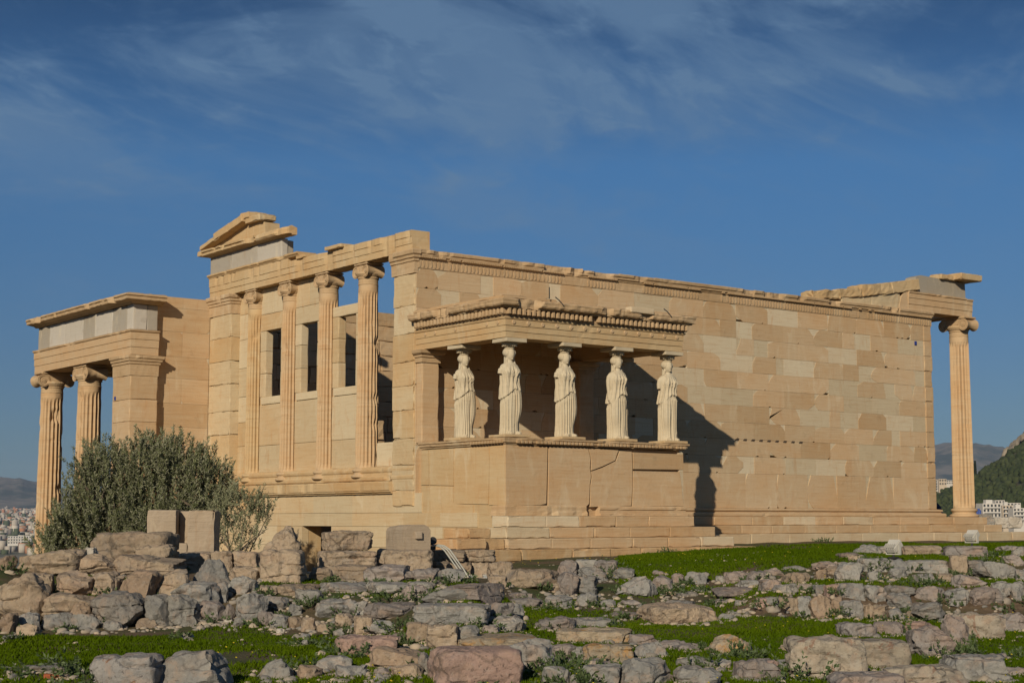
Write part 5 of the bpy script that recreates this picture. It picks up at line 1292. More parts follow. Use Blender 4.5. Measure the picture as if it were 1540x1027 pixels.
ROCKS = [
# left terrace
(4, -40, 295, 190, 475, 22.3, 't', 'r', 'biggest tan boulder, cut by the left edge of the photo'),
(4, -30, 473, 60, 570, 0, 'b', 'r', 'dark brown boulder at the left edge, under the biggest tan boulder'),
(4, 65, 473, 162, 532, 21.8, 'g', 'r', 'round grey boulder second from the left edge in the bottom course'),
(4, 60, 522, 162, 585, 0, 't', 'r', 'tan stone tucked under a round grey boulder at bottom left'),
(4, 160, 473, 310, 555, 0, 'g', 'r', 'cracked grey boulder in the bottom course below the flat tan slab'),
(4, 290, 478, 450, 557, 0, 'g', 'r', 'smooth sloping grey boulder ending the bottom course at left'),
(4, 175, 380, 445, 478, 22.3, 't', 'f', 'long flat tan slab in the left terrace, under pitted brown stones'),
(4, 385, 377, 612, 506, 22.0, 'g', 'r', 'large angular grey boulder leaning on the left terrace'),
(4, 300, 430, 392, 482, 22.2, 'b', 's', 'small brown stone wedged left of the large angular grey boulder'),
(4, 95, 297, 216, 372, 23.2, 't', 'b', 'smooth tan block behind the biggest tan boulder'),
(4, 218, 285, 402, 380, 23.0, 'b', 'r', 'rounded brown boulder in the middle course of the left terrace'),
(4, 385, 290, 530, 386, 23.1, 't', 'r', 'tan boulder between the rounded brown one and the pitted one'),
(4, 515, 283, 697, 374, 23.0, 'b', 'r', 'pitted layered brown stone with hollows in the left terrace'),
(4, 690, 280, 830, 374, 23.2, 't', 'r', 'pinkish tan boulder at the right end of the middle left course'),
(4, 50, 190, 340, 296, 24.4, 't', 'r', 'long rough tan boulder on top of the left terrace'),
(4, -30, 220, 56, 280, 24.5, 'b', 's', 'low brown stone on the terrace top at the left edge'),
(4, 330, 212, 500, 288, 24.6, 't', 'r', 'tan boulder in the top course below the carved cut block'),
(4, 496, 213, 782, 288, 24.7, 't', 'r', 'wide pale tan boulder in the top course under the notched block'),
(4, 398, 112, 742, 216, 26.6, 't', 'b', 'long cut block with worn moulding in front of the olive tree'),
(4, 588, 170, 758, 219, 26.2, 't', 'b', 'low stepped slab at the foot of the long cut block'),
(4, 768, 203, 932, 272, 28.2, 't', 'b', 'shaded tan ledge block under the right end of the notched block'),
(4, 925, 199, 1030, 272, 28.3, 't', 'b', 'tan ledge block left of a wider pale one, below the shrub'),
(4, 1025, 199, 1160, 274, 28.4, 't', 'b', 'pale ledge block directly left of the tall pointed stone'),
(4, 360, 183, 432, 212, 25.6, 'w', 's', 'small white marble fragment lying before the long cut block'),
(4, 1010, 268, 1160, 340, 28.6, 't', 'r', 'brown tan stone low behind the tall pointed stone'),
(4, 815, 234, 1017, 335, 23.6, 'g', 'p', 'jagged light grey boulder topmost of the grey heap at left centre'),
(4, 744, 334, 962, 424, 23.0, 'g', 'r', 'grey boulder directly under the jagged topmost one'),
(4, 945, 334, 1010, 424, 23.3, 'g', 'r', 'shaded grey boulder at the right end of the grey heap'),
(4, 625, 389, 755, 502, 22.2, 'g', 'r', 'flat faced grey boulder at lower left of the grey heap'),
(4, 715, 389, 877, 494, 22.3, 'g', 'r', 'flat faced grey boulder at lower right of the grey heap'),
(4, 1004, 309, 1140, 402, 24.0, 'g', 'r', 'rounded grey boulder standing before the tall pointed stone'),
(4, 868, 420, 988, 484, 22.6, 'p', 's', 'pinkish stone at the foot of the grey heap'),
(4, 450, 508, 532, 558, 0, 'g', 's', 'grey stone at the grass edge right of the bottom left course'),
(4, 588, 496, 692, 548, 0, 't', 's', 'tan stone at the grass edge below the large angular grey boulder'),
(4, 688, 488, 772, 526, 0, 'g', 's', 'low grey stone at the grass edge under the flat faced boulders'),
(4, 1038, 387, 1180, 497, 22.4, 'g', 'r', 'pale grey boulder with a pointed left end at the grass edge'),
(4, 1160, 400, 1274, 470, 22.9, 'g', 'r', 'grey boulder propped behind the pale pointed one at the grass edge'),
(4, 982, 434, 1042, 498, 22.6, 'p', 's', SM['p']),
(4, 1140, 461, 1222, 540, 0, 'p', 's', 'tilted pinkish stone standing at the grass edge, left of centre'),
(4, 1195, 480, 1280, 545, 0, 'g', 's', SM['g']),
(4, 1130, 352, 1228, 404, 25.0, 't', 's', SM['t']),
(4, 1150, 192, 1345, 345, 27.6, 't', 'b', 'tall pale tan block carrying the pointed stone'),
(4, 1172, 88, 1330, 204, 27.7, 't', 'p', 'pointed tan stone standing on a tall pale block'),
(4, 868, 480, 912, 518, 0, 't', 's', SM['t']), (4, 1033, 497, 1083, 543, 0, 'g', 's', 'round grey cobble at the dirt edge of the left lawn'),
(4, 935, 484, 958, 504, 0, 'w', 's', SM['w']), (4, 985, 510, 1035, 525, 0, 'w', 's', SM['w']), (4, 1085, 492, 1145, 510, 0, 't', 's', SM['t']), (4, 890, 510, 925, 524, 0, 'g', 's', SM['g']),
(4, 1322, 594, 1378, 624, 0, 'g', 's', 'lower of two small grey stones lying on the left lawn'), (4, 1328, 569, 1378, 592, 0, 'g', 's', 'upper of two small grey stones lying on the left lawn'), (4, 1225, 558, 1265, 570, 0, 'w', 's', SM['w']), (4, 805, 582, 860, 592, 0, 'w', 's', SM['w']),
(4, 375, 648, 682, 830, 0, 'r', 'b', 'grey block with rust coloured stains on the left lawn'),
(4, 650, 634, 988, 828, 0, 'g', 'r', 'big cracked grey boulder beside the rust stained block'),
(4, 66, 699, 292, 745, 0, 'g', 'f', 'flat grey slab sunk in the lawn at bottom left'),
(4, 1122, 674, 1308, 778, 0, 'g', 'p', 'dome shaped grey boulder alone on the lawn, left of centre'),
(4, 1308, 702, 1422, 774, 0, 'b', 's', 'dark brown broken stone right of the dome shaped boulder'),
(4, 20, 760, 90, 782, 0, 'g', 's', SM['g']), (4, 330, 736, 372, 756, 0, 'w', 's', SM['w']), (4, 250, 755, 300, 778, 0, 't', 's', SM['t']), (4, -10, 570, 70, 600, 0, 'g', 's', SM['g']),
# ledge behind the centre
(5, 244, 113, 482, 201, 29.6, 't', 'b', 'pale hewn block with slanted left end beside the dark doorway', .3),
(5, 225, 204, 500, 273, 29.2, 't', 'b', 'pitted tan block under the hewn block beside the doorway'),
(5, 488, 197, 764, 258, 30.4, 't', 'b', 'long tan block carrying the block with a boss'),
(5, 760, 200, 922, 255, 32.0, 't', 'b', 'tan block under the bent white conduit'), (5, 916, 202, 1060, 255, 32.3, 't', 'b', 'tan block just right of the white conduit, below the porch'),
(5, 280, 270, 500, 352, 28.6, 't', 'b', 'rough tan block in the lower ledge course, left of centre'), (5, 585, 258, 702, 308, 30.6, 't', 'b', 'tan block low in the ledge, left of the white conduit'), (5, 698, 256, 852, 322, 31.4, 't', 'b', 'long tan block low in the ledge behind the conduit'),
(5, 848, 255, 948, 326, 32.0, 't', 'b', 'tan block low in the ledge right of the conduit'), (5, 942, 258, 1034, 326, 32.3, 't', 'b', 'tan block with a hanging plant below the porch steps'), (5, 1024, 256, 1142, 330, 32.3, 't', 'b', 'tan block beside the dark hollow under the porch steps'), (5, 1026, 322, 1116, 372, 31.6, 't', 'b', 'lowest tan block under the porch corner'),
(5, 192, 284, 302, 354, 27.4, 't', 's', 'small rough tan stone right of the tall pale block'),
(5, 445, 268, 652, 358, 27.2, 'p', 'r', 'broad grey and pink boulder below the block with a boss'),
(5, 643, 284, 803, 350, 26.6, 'p', 'r', 'left of two touching boulders below the white conduit, pinkish'),
(5, 795, 288, 918, 358, 26.6, 'g', 'r', 'right of two touching boulders below the white conduit, grey'),
(5, 760, 339, 820, 372, 24.6, 'p', 's', 'small pinkish stone perched on top of the grey heap, centre'),
(5, 40, 358, 225, 428, 25.6, 't', 'f', 'pale tan slab in front of the tall pale block'),
(5, 200, 348, 456, 408, 26.0, 'g', 'f', 'long smooth grey slab right of the pale tan slab'),
(5, 124, 384, 252, 462, 23.6, 'g', 'r', 'overhanging grey boulder above small pale stones, left of centre'),
(5, 400, 346, 520, 372, 26.6, 'p', 's', SM['p']),
(5, 440, 350, 660, 418, 25.2, 'g', 'f', 'low spreading grey slab left of the pointed grey boulder'), (5, 640, 348, 780, 400, 25.4, 'g', 'f', 'low grey slab behind the pointed grey boulder'),
(5, 624, 364, 762, 440, 23.8, 'p', 'r', 'pinkish boulder left of the pointed grey boulder'),
(5, 720, 373, 974, 452, 22.4, 'g', 'p', 'pointed light grey boulder crowning the centre heap'),
(5, 818, 356, 1096, 446, 23.8, 'p', 'f', 'broad pinkish grey slab behind the pointed grey boulder'), (5, 965, 362, 1096, 446, 23.4, 't', 'r', 'blunt tan end stone of the slab right of the pointed boulder'),
(5, 88, 450, 162, 516, 23.0, 'g', 's', SM['g']), (5, 218, 424, 424, 534, 23.0, 'g', 'r', 'grey boulder with a brown stained left end, left of centre'), (5, 400, 438, 470, 510, 22.8, 'g', 'r', 'upright grey stone left of the long pinkish boulder in the centre'),
(5, 446, 444, 692, 536, 22.2, 'p', 'r', 'long pinkish boulder left in the middle course of the centre heap'),
(5, 688, 450, 1028, 552, 21.4, 'g', 'b', 'largest grey block in the centre heap, below the pointed boulder'),
(5, 1024, 444, 1148, 526, 21.8, 'p', 'r', 'rounded pinkish boulder right of the largest grey block'), (5, 1120, 450, 1195, 510, 22.4, 'g', 'r', 'shaded grey boulder behind the rounded pinkish one'),
(5, 1052, 505, 1204, 586, 21.2, 'g', 'r', 'dark shaded boulder at the right foot of the centre heap'),
(5, 312, 495, 402, 562, 22.3, 't', 's', 'pale tan stone under the stained grey boulder'), (5, 96, 512, 168, 574, 22.6, 't', 's', SM['t']), (5, 158, 513, 228, 584, 0, 't', 's', 'tan stone standing under the overhanging grey boulder'), (5, 228, 538, 325, 588, 0, 't', 's', SM['t']), (5, 308, 568, 362, 610, 0, 'g', 's', SM['g']), (5, 365, 556, 405, 590, 0, 'w', 's', SM['w']), (5, 10, 510, 95, 570, 0, 'g', 's', SM['g']),
(5, 398, 505, 492, 602, 21.9, 't', 'b', 'upright tan block below the upright grey stone'), (5, 432, 524, 605, 600, 21.5, 'g', 'r', 'weathered grey boulder above the pinkish long stone'),
(5, 642, 534, 748, 642, 20.8, 't', 'b', 'orange tan block, left of two under the largest grey block'), (5, 743, 545, 884, 664, 20.6, 't', 'b', 'grey and tan block, right of two under the largest grey block'), (5, 860, 550, 992, 640, 20.9, 'g', 'r', 'grey stone behind the lichen covered kerb, centre'),
(5, 885, 588, 1275, 662, 0, 'l', 'f', 'long kerb slab with yellow lichen at the foot of the centre heap'), (5, 998, 550, 1082, 592, 21.0, 'p', 's', SM['p']),
(5, 306, 592, 600, 700, 0, 'k', 'b', 'long pinkish boulder with a grey right end, left of centre'), (5, 560, 588, 650, 640, 20.8, 'p', 's', SM['p']),
(5, 454, 640, 714, 752, 0, 'b', 'r', 'angular reddish brown boulder, left of the big pink one'), (5, 208, 690, 385, 768, 0, 'g', 'r', 'low grey boulder left of the reddish brown one'), (5, 312, 732, 474, 798, 0, 'g', 'r', 'grey boulder below the low grey one at the bottom edge'),
(5, 575, 728, 722, 798, 0, 't', 's', 'pale knobbly stone in front of the reddish brown boulder'), (5, 698, 675, 764, 782, 0, 'g', 's', 'dark grey stone squeezed left of the big pink boulder'), (5, 493, 745, 584, 790, 0, 'p', 's', SM['p']), (5, 485, 788, 560, 812, 0, 'g', 's', SM['g']), (5, 145, 738, 180, 765, 0, 'w', 's', SM['w']),
(5, 744, 643, 1184, 850, 0, 'k', 'b', 'big pink boulder at the bottom edge, centre'), (5, 1070, 608, 1330, 770, 0, 'g', 'r', 'big dark grey boulder right of the big pink one'), (5, 1278, 740, 1412, 835, 0, 'g', 'r', 'split grey boulder at the bottom edge right of centre'), (5, 1412, 650, 1480, 724, 0, 'g', 's', 'grey stone left of the lichen speckled upright block'), (5, 1290, 640, 1445, 705, 0, 'p', 'f', 'low pinkish slab left of the lichen speckled block'),
(5, 1100, 290, 1358, 392, 27.6, 't', 'r', 'large yellowish tan boulder under the porch corner'), (5, 1348, 303, 1450, 420, 27.2, 'p', 'r', 'leaning pinkish boulder right of the large yellowish one'), (5, 1420, 318, 1540, 420, 27.0, 'g', 'r', 'smooth greyish boulder sloping right, below the porch'),
(5, 1300, 350, 1395, 408, 27.0, 't', 's', 'tan stone in the gap below the leaning pinkish boulder'), (5, 1288, 410, 1428, 470, 0, 'g', 'r', 'smooth bluish grey boulder, left of a matching pair'), (5, 1440, 398, 1545, 468, 0, 'g', 'r', 'smooth grey boulder, right of a matching pair, with flat top'),
(5, 1110, 400, 1232, 436, 26.0, 'p', 'f', 'flat pinkish stone under the large yellowish boulder'), (5, 1122, 422, 1282, 475, 0, 'p', 'r', 'low pink and grey boulder at the left end of the middle lawn'),
(5, 1236, 508, 1446, 584, 0, 'p', 'r', 'rough pinkish boulder on the lawn behind the orange lichen slab'), (5, 1422, 514, 1600, 562, 0, 'g', 'f', 'grey slab right of the rough pinkish boulder'),
# centre right
(6, 160, 246, 285, 318, 29.5, 'p', 'r', 'pinkish block, left of two at the porch foot'), (6, 268, 244, 400, 300, 29.8, 'g', 'b', 'grey block, middle of three at the porch foot'), (6, 380, 246, 528, 336, 29.5, 'p', 'b', 'squarish pinkish grey block, rightmost of three at the porch foot'),
(6, 498, 294, 630, 370, 29.0, 'g', 'r', 'grey boulder beside the squarish block on the grass bank'), (6, 290, 290, 470, 375, 28.6, 'g', 'r', 'half buried grey boulder on the weedy bank below the porch'),
(6, 508, 344, 778, 474, 27.2, 'g', 'p', 'large pale grey trapezoid boulder on the grass bank'), (6, 744, 342, 872, 446, 27.4, 'p', 'r', 'cracked pinkish boulder right of the trapezoid boulder'), (6, 858, 328, 932, 404, 28.2, 'p', 'r', 'pink wedge shaped stone on the grass bank'), (6, 740, 312, 830, 355, 29.0, 'p', 's', SM['p']),
(6, 942, 318, 1083, 398, 0, 'g', 'r', 'grey boulder with pointed foot alone on the bank'), (6, 1120, 344, 1198, 394, 0, 'g', 's', 'small grey stone right of the boulder with pointed foot'), (6, 1182, 316, 1338, 384, 0, 'p', 'r', 'rounded pink boulder on the bank, middle right'), (6, 1316, 312, 1452, 374, 0, 'p', 'r', 'tan pink boulder beside the rounded pink one'),
(6, 798, 438, 878, 472, 0, 't', 's', 'small orange tan stone below the cracked pinkish boulder'), (6, 888, 440, 1034, 478, 0, 'g', 'f', 'flat grey slab sunk in the bank right of the trapezoid boulder'), (6, 970, 424, 1080, 448, 0, 'g', 's', SM['g']),
(6, 422, 488, 524, 538, 0, 'g', 's', 'low grey stone right of the matching pair of grey boulders'), (6, 543, 492, 675, 534, 0, 'p', 's', 'low pinkish stone on the middle lawn'), (6, 648, 514, 730, 548, 0, 'g', 's', SM['g']), (6, 795, 492, 1010, 552, 0, 'g', 'f', 'grey slab behind the long tilted tan slab'),
(6, 688, 508, 1146, 645, 0, 't', 'f', 'long tilted tan slab with a split right end on the lawn'), (6, 472, 558, 684, 612, 0, 'p', 'f', 'flat pinkish slab left of the long tilted tan slab'), (6, 1142, 573, 1245, 614, 0, 'g', 's', SM['g']), (6, 1192, 562, 1295, 588, 0, 'g', 's', SM['g']), (6, 1294, 565, 1340, 592, 0, 'g', 's', SM['g']),
(6, 1262, 368, 1405, 412, 0, 'g', 'r', 'long grey stone on the bank below the rounded pink boulder'), (6, 1138, 408, 1425, 465, 0, 'p', 'f', 'long low pinkish slab along the bank, middle right'), (6, 1112, 484, 1245, 518, 0, 'p', 's', SM['p']), (6, 1246, 490, 1335, 524, 0, 'g', 's', SM['g']), (6, 1400, 365, 1545, 438, 26.8, 'p', 'r', 'pinkish boulder at the left end of the right hand wall'),
(6, 238, 598, 520, 666, 0, 'g', 'f', 'smooth greyish slab behind the orange lichen slab'), (6, 162, 657, 616, 760, 0, 'l', 'b', 'long slab covered in orange lichen'), (6, 316, 752, 626, 885, 0, 'l', 'b', 'lichen speckled block below the orange lichen slab'),
(6, 588, 698, 784, 770, 0, 'p', 'r', 'low pink boulder right of the orange lichen slab'), (6, 610, 738, 860, 850, 0, 'g', 'p', 'peaked grey boulder right of the lichen speckled block'), (6, 756, 733, 962, 786, 0, 'p', 'f', 'thin flat pinkish slab in the right lawn'), (6, 876, 750, 1074, 808, 0, 'p', 'f', 'second flat pinkish slab, left of the boulder with an orange patch'),
(6, 1040, 698, 1355, 824, 0, 'l', 'p', 'sloping tan boulder with an orange patch on the right lawn'), (6, 316, 845, 525, 905, 0, 'p', 's', 'pinkish stone under the lichen speckled block'), (6, 236, 773, 324, 868, 0, 'g', 's', 'rounded grey stone left of the lichen speckled block'), (6, 305, 878, 550, 1020, 0, 'g', 'b', 'upright bluish grey block with reddish stains at the bottom edge'),
(6, 518, 833, 874, 1020, 0, 'g', 'r', 'big fissured grey boulder at the bottom edge, right of centre'), (6, 896, 894, 1170, 1025, 0, 'g', 'r', 'pale grey boulder with upright cracks at the bottom edge'), (6, 886, 823, 1125, 905, 0, 'g', 'f', 'flat grey slab behind the pale grey boulder, bottom right of centre'), (6, 1100, 850, 1225, 910, 0, 'g', 's', SM['g']), (6, 1250, 838, 1540, 980, 0, 'p', 'r', 'pink brown boulder left of the biggest pale block'),
(6, 70, 893, 235, 1020, 0, 'g', 'r', 'bluish grey boulder at the bottom edge right of the big pink one'), (6, 100, 756, 280, 866, 0, 'p', 'r', 'weathered pinkish stone left of the rounded grey one'), (6, 234, 946, 305, 1015, 0, 'g', 's', SM['g']),
# right hand walls
(7, 568, 147, 705, 200, 0, 'g', 'r', 'pale grey boulder behind the left floodlight'), (7, 690, 155, 850, 202, 0, 'g', 'b', 'grey block right behind the left floodlight'), (7, 862, 151, 1090, 212, 0, 't', 'b', 'squared tan block lying between the two floodlights'), (7, 1108, 153, 1355, 228, 0, 'p', 'b', 'squared pinkish grey block behind the right floodlight'), (7, 1400, 153, 1525, 190, 0, 'p', 'b', 'low pink block right of the right floodlight'), (7, 1478, 158, 1560, 215, 0, 'g', 'r', 'grey boulder at the right edge above the upper wall'), (7, 485, 192, 628, 220, 0, 'p', 'f', 'thin flat pinkish slab in the grass before the temple'),
(7, 528, 210, 610, 254, 28.2, 't', 's', 'small tan stone on the left end of the upper right wall'), (7, 463, 248, 625, 364, 27.2, 'g', 'r', 'bulky grey boulder ending the upper right wall at left'), (7, 598, 224, 775, 300, 27.8, 'g', 'b', 'grey block under the left floodlight'), (7, 768, 228, 892, 320, 27.8, 'g', 'r', 'grey boulder in the upper right wall, right of the floodlight'), (7, 882, 234, 1134, 322, 27.8, 'g', 'b', 'long grey block hanging over a hollow in the upper right wall'), (7, 1128, 204, 1234, 324, 27.5, 't', 'b', 'upright tan block in the upper right wall'), (7, 1222, 236, 1330, 322, 27.8, 'g', 'b', 'grey block directly right of the upright tan block'), (7, 1290, 242, 1512, 350, 27.3, 'g', 'r', 'large dark grey boulder in the upper right wall near the edge'), (7, 1425, 205, 1560, 250, 28.2, 'p', 'r', 'pinkish boulder on the upper wall at the right edge'),
(7, 1146, 318, 1348, 404, 26.4, 'p', 'r', 'pinkish brown boulder between upper and lower right walls'), (7, 918, 313, 1044, 376, 27.2, 'g', 's', 'roundish grey stone in the hollow of the upper right wall'), (7, 1052, 313, 1144, 372, 27.4, 't', 's', 'tan stone under the upright tan block'), (7, 640, 302, 745, 360, 27.5, 'g', 's', 'dark grey stone beside the tuft under the left floodlight'), (7, 763, 274, 874, 320, 27.4, 'g', 's', SM['g']), (7, 1378, 358, 1482, 474, 25.8, 'g', 'r', 'upright grey boulder near the right edge, left of a pair'), (7, 1472, 358, 1565, 486, 25.7, 'g', 'r', 'upright grey boulder at the right edge, right of a pair'), (7, 1505, 288, 1570, 362, 27.2, 'g', 'r', 'grey boulder above the upright pair at the right edge'),
(7, 473, 368, 626, 470, 25.3, 'g', 'b', 'square grey block in the lower right wall beside a pink one'), (7, 328, 378, 400, 444, 25.6, 'g', 'b', 'grey block left of a pink one in the lower right wall'), (7, 395, 376, 492, 444, 25.5, 'k', 'b', 'pink block left of the square grey block in the lower wall'), (7, 88, 374, 238, 434, 26.2, 'g', 'r', 'greyish boulder at the far left of the lower right wall'), (7, 233, 374, 334, 424, 26.2, 'p', 'r', 'pinkish stone between the greyish boulder and the wall, lower right'), (7, 20, 345, 172, 418, 26.8, 'p', 'r', 'pale pink boulder leading up to the right hand wall'), (7, 152, 304, 314, 378, 27.4, 't', 'r', 'yellowish tan boulder left of the round dark stone'), (7, 333, 288, 412, 354, 27.4, 'b', 'r', 'round dark brown stone on the bank, right'), (7, 45, 280, 160, 330, 28.2, 'p', 's', SM['p']), (7, 160, 268, 290, 300, 28.8, 'g', 's', SM['g']), (7, 330, 244, 480, 290, 28.4, 'p', 's', SM['p']), (7, 400, 272, 490, 330, 27.6, 't', 's', SM['t']),
(7, 618, 378, 762, 494, 25.2, 'g', 'r', 'grey boulder with a cracked right side in the lower right wall'), (7, 742, 378, 920, 462, 25.3, 'g', 'r', 'dark cracked boulder topmost in the middle of the lower wall'), (7, 758, 424, 922, 528, 24.9, 'g', 'r', 'grey boulder with a lit upper edge, middle of the lower wall'), (7, 928, 383, 1115, 490, 25.2, 'p', 'r', 'wide pinkish grey boulder in the lower right wall'), (7, 1108, 393, 1265, 516, 25.0, 'g', 'r', 'smooth pale grey boulder with a slanting face, lower wall'), (7, 1248, 388, 1442, 516, 25.1, 'p', 'r', 'rounded pinkish boulder left of the upright grey pair'),
(7, -5, 454, 54, 524, 24.8, 'k', 'b', 'pink stone at the left end of the bottom right course'), (7, 43, 448, 123, 506, 24.9, 'g', 'b', 'small grey block second in the bottom right course'), (7, 116, 448, 250, 534, 24.7, 't', 'b', 'tan block third in the bottom right course'), (7, 233, 443, 324, 528, 24.7, 'g', 'b', 'grey block fourth in the bottom right course'), (7, 308, 438, 440, 545, 24.5, 'b', 'r', 'brown orange boulder overhanging in the bottom right course'), (7, 425, 444, 500, 545, 24.6, 'b', 'r', 'brown stone left of the square bluish block'), (7, 492, 468, 616, 566, 24.4, 'g', 'b', 'square bluish grey block low in the bottom right course'), (7, 616, 488, 680, 580, 24.4, 't', 'r', 'narrow tan stone right of the square bluish block'), (7, 662, 493, 774, 584, 24.4, 't', 'r', 'roundish tan boulder in the bottom right course'), (7, 772, 513, 866, 585, 24.4, 'g', 'r', 'grey stone right of the roundish tan boulder'), (7, 855, 528, 918, 575, 24.4, 't', 's', SM['t']), (7, 910, 478, 1115, 560, 24.2, 'g', 'r', 'broad grey boulder at the right of the bottom course'), (7, 250, 528, 330, 568, 0, 't', 's', SM['t']), (7, 365, 522, 470, 570, 0, 'b', 's', SM['b']),
(7, 497, 593, 705, 690, 0, 'p', 'f', 'pinkish slab, left half of a long low pair on the right lawn'), (7, 690, 588, 885, 676, 0, 'p', 'f', 'pinkish slab, right half of a long low pair on the right lawn'), (7, 868, 586, 1056, 664, 0, 'k', 'r', 'smooth pink boulder behind the crouching grey one, right'), (7, 900, 613, 1170, 802, 0, 'p', 'r', 'bulging greyish boulder next to the pair of big blocks'), (7, 1095, 550, 1245, 740, 0, 'p', 'r', 'rough boulder joining the long tan mass, right'), (7, 1150, 532, 1440, 700, 0, 'c', 'r', 'long rough tan boulder running to the right edge'), (7, 1400, 536, 1580, 650, 0, 'p', 'r', 'reddish end of the rough boulder ridge at the right edge'),
(7, 200, 672, 645, 925, 0, 'c', 'b', 'biggest pale block, pitted, with a reddish scar, bottom right'), (7, 556, 688, 908, 875, 0, 'c', 'b', 'tan block with a sharp corner, right of the biggest pale one'), (7, -60, 803, 148, 925, 0, 'k', 'r', 'pink stained boulder left of the biggest pale block'), (7, 96, 808, 234, 864, 0, 'g', 'f', 'grey flat stone touching the biggest pale block'), (7, 466, 878, 880, 985, 0, 'p', 'b', 'flat topped pinkish block at the bottom edge, right'), (7, 795, 826, 1260, 985, 0, 'c', 'r', 'broad crusty boulder at the bottom edge, right'), (7, 1125, 782, 1485, 940, 0, 'g', 'b', 'large flat topped grey block at bottom right'), (7, 1440, 850, 1580, 910, 0, 'p', 'r', 'pinkish boulder cut by the right edge at the bottom'), (7, 128, 728, 196, 760, 0, 't', 's', SM['t']), (7, 1368, 770, 1475, 812, 0, 'p', 's', SM['p']), (7, 1182, 773, 1240, 818, 0, 'p', 's', SM['p']),
# beyond the south east corner
(3, 598, 768, 695, 806, 60, 'g', 'b', 'long grey ancient block right behind the foot of the east column'), (3, 620, 800, 705, 856, 58, 'g', 'b', 'dark grey block lying in front of the long grey one, far right'), (3, 690, 790, 800, 860, 60, 'w', 'b', 'pale marble block, left of a stack at the far right'), (3, 780, 786, 890, 860, 61, 'w', 'b', 'large pale marble block, right of a stack at the far right'),
]
for q in ROCKS: stone(*q)
def cut_blocks():
    # the two finely cut blocks on the ledge: one with a slot, one with a boss
    c = at(271, 834, 29.8); sx = 29.8 / 2384
    e = empty('notched_block', (c[0], c[1], c[2])); e.rotation_euler = (0, 0, -YAW + .05); tag(e, 'big notched block with a vertical slot in front of the olive tree', 'stone block', 'squared blocks scattered before the temple')
    w, h = 100 * sx, 66 * sx; mb = MB()
    xs = [(-w / 2, -w * .07, 0), (-w * .068, w * .098, .36), (w * .1, w / 2, 0)]
    for a, b, dy in xs: mb.rbox(a, b, dy, .75, -.25, h if not dy else h - .02, 1, .5, .02, .16 if not dy else .02, .07, seed=a)
    mb.rbox(-w * .067, w * .097, .004, .355, -.25, h * .26, 1, .5, .01, .02, .07)
    mb.build('block', CUTS, e)
    c = at(629, 823, 31.0); sx = 31.0 / 2384
    e = empty('bossed_block', (c[0], c[1], c[2])); e.rotation_euler = (0, 0, -YAW + .5); tag(e, 'rounded block with a square boss on its face, below the porch wall', 'stone block', 'squared blocks scattered before the temple')
    w, h = 40 * sx, 34 * sx; pts = [(-w / 2, 0), (w / 2, 0), (w / 2, h * .75), (w * .40, h * .93), (w * .25, h), (-w * .3, h), (-w * .44, h * .93), (-w / 2, h * .8)]
    mb = MB(); n = 8; rings = []
    for k in range(n + 1):
        y = 1.0 * k / n; s = 1.0 - .10 * (k / n) ** 2 * 1; rings.append([tuple(Vector((x * s, y, max(z * s, -.12) - (.1 if z == 0 else 0))) + noise.noise_vector(Vector((x * 5, y * 5, z * 5))) * .012) for x, z in reversed(pts)])
    mb.loft(rings, 1, .45); mb.build('block', CUTS, e)
    mb = MB(); mb.rbox(-.085, .055, -.075, .004, h * .38, h * .70, 1, .75, .004, .03, .04); mb.build('boss', CUTS, e)
CUTS = marble('hewn_stone', (0.36, 0.29, 0.215), (0.42, .36, .28), (0.32, 0.235, 0.155), .3, .55, .8)
cut_blocks()

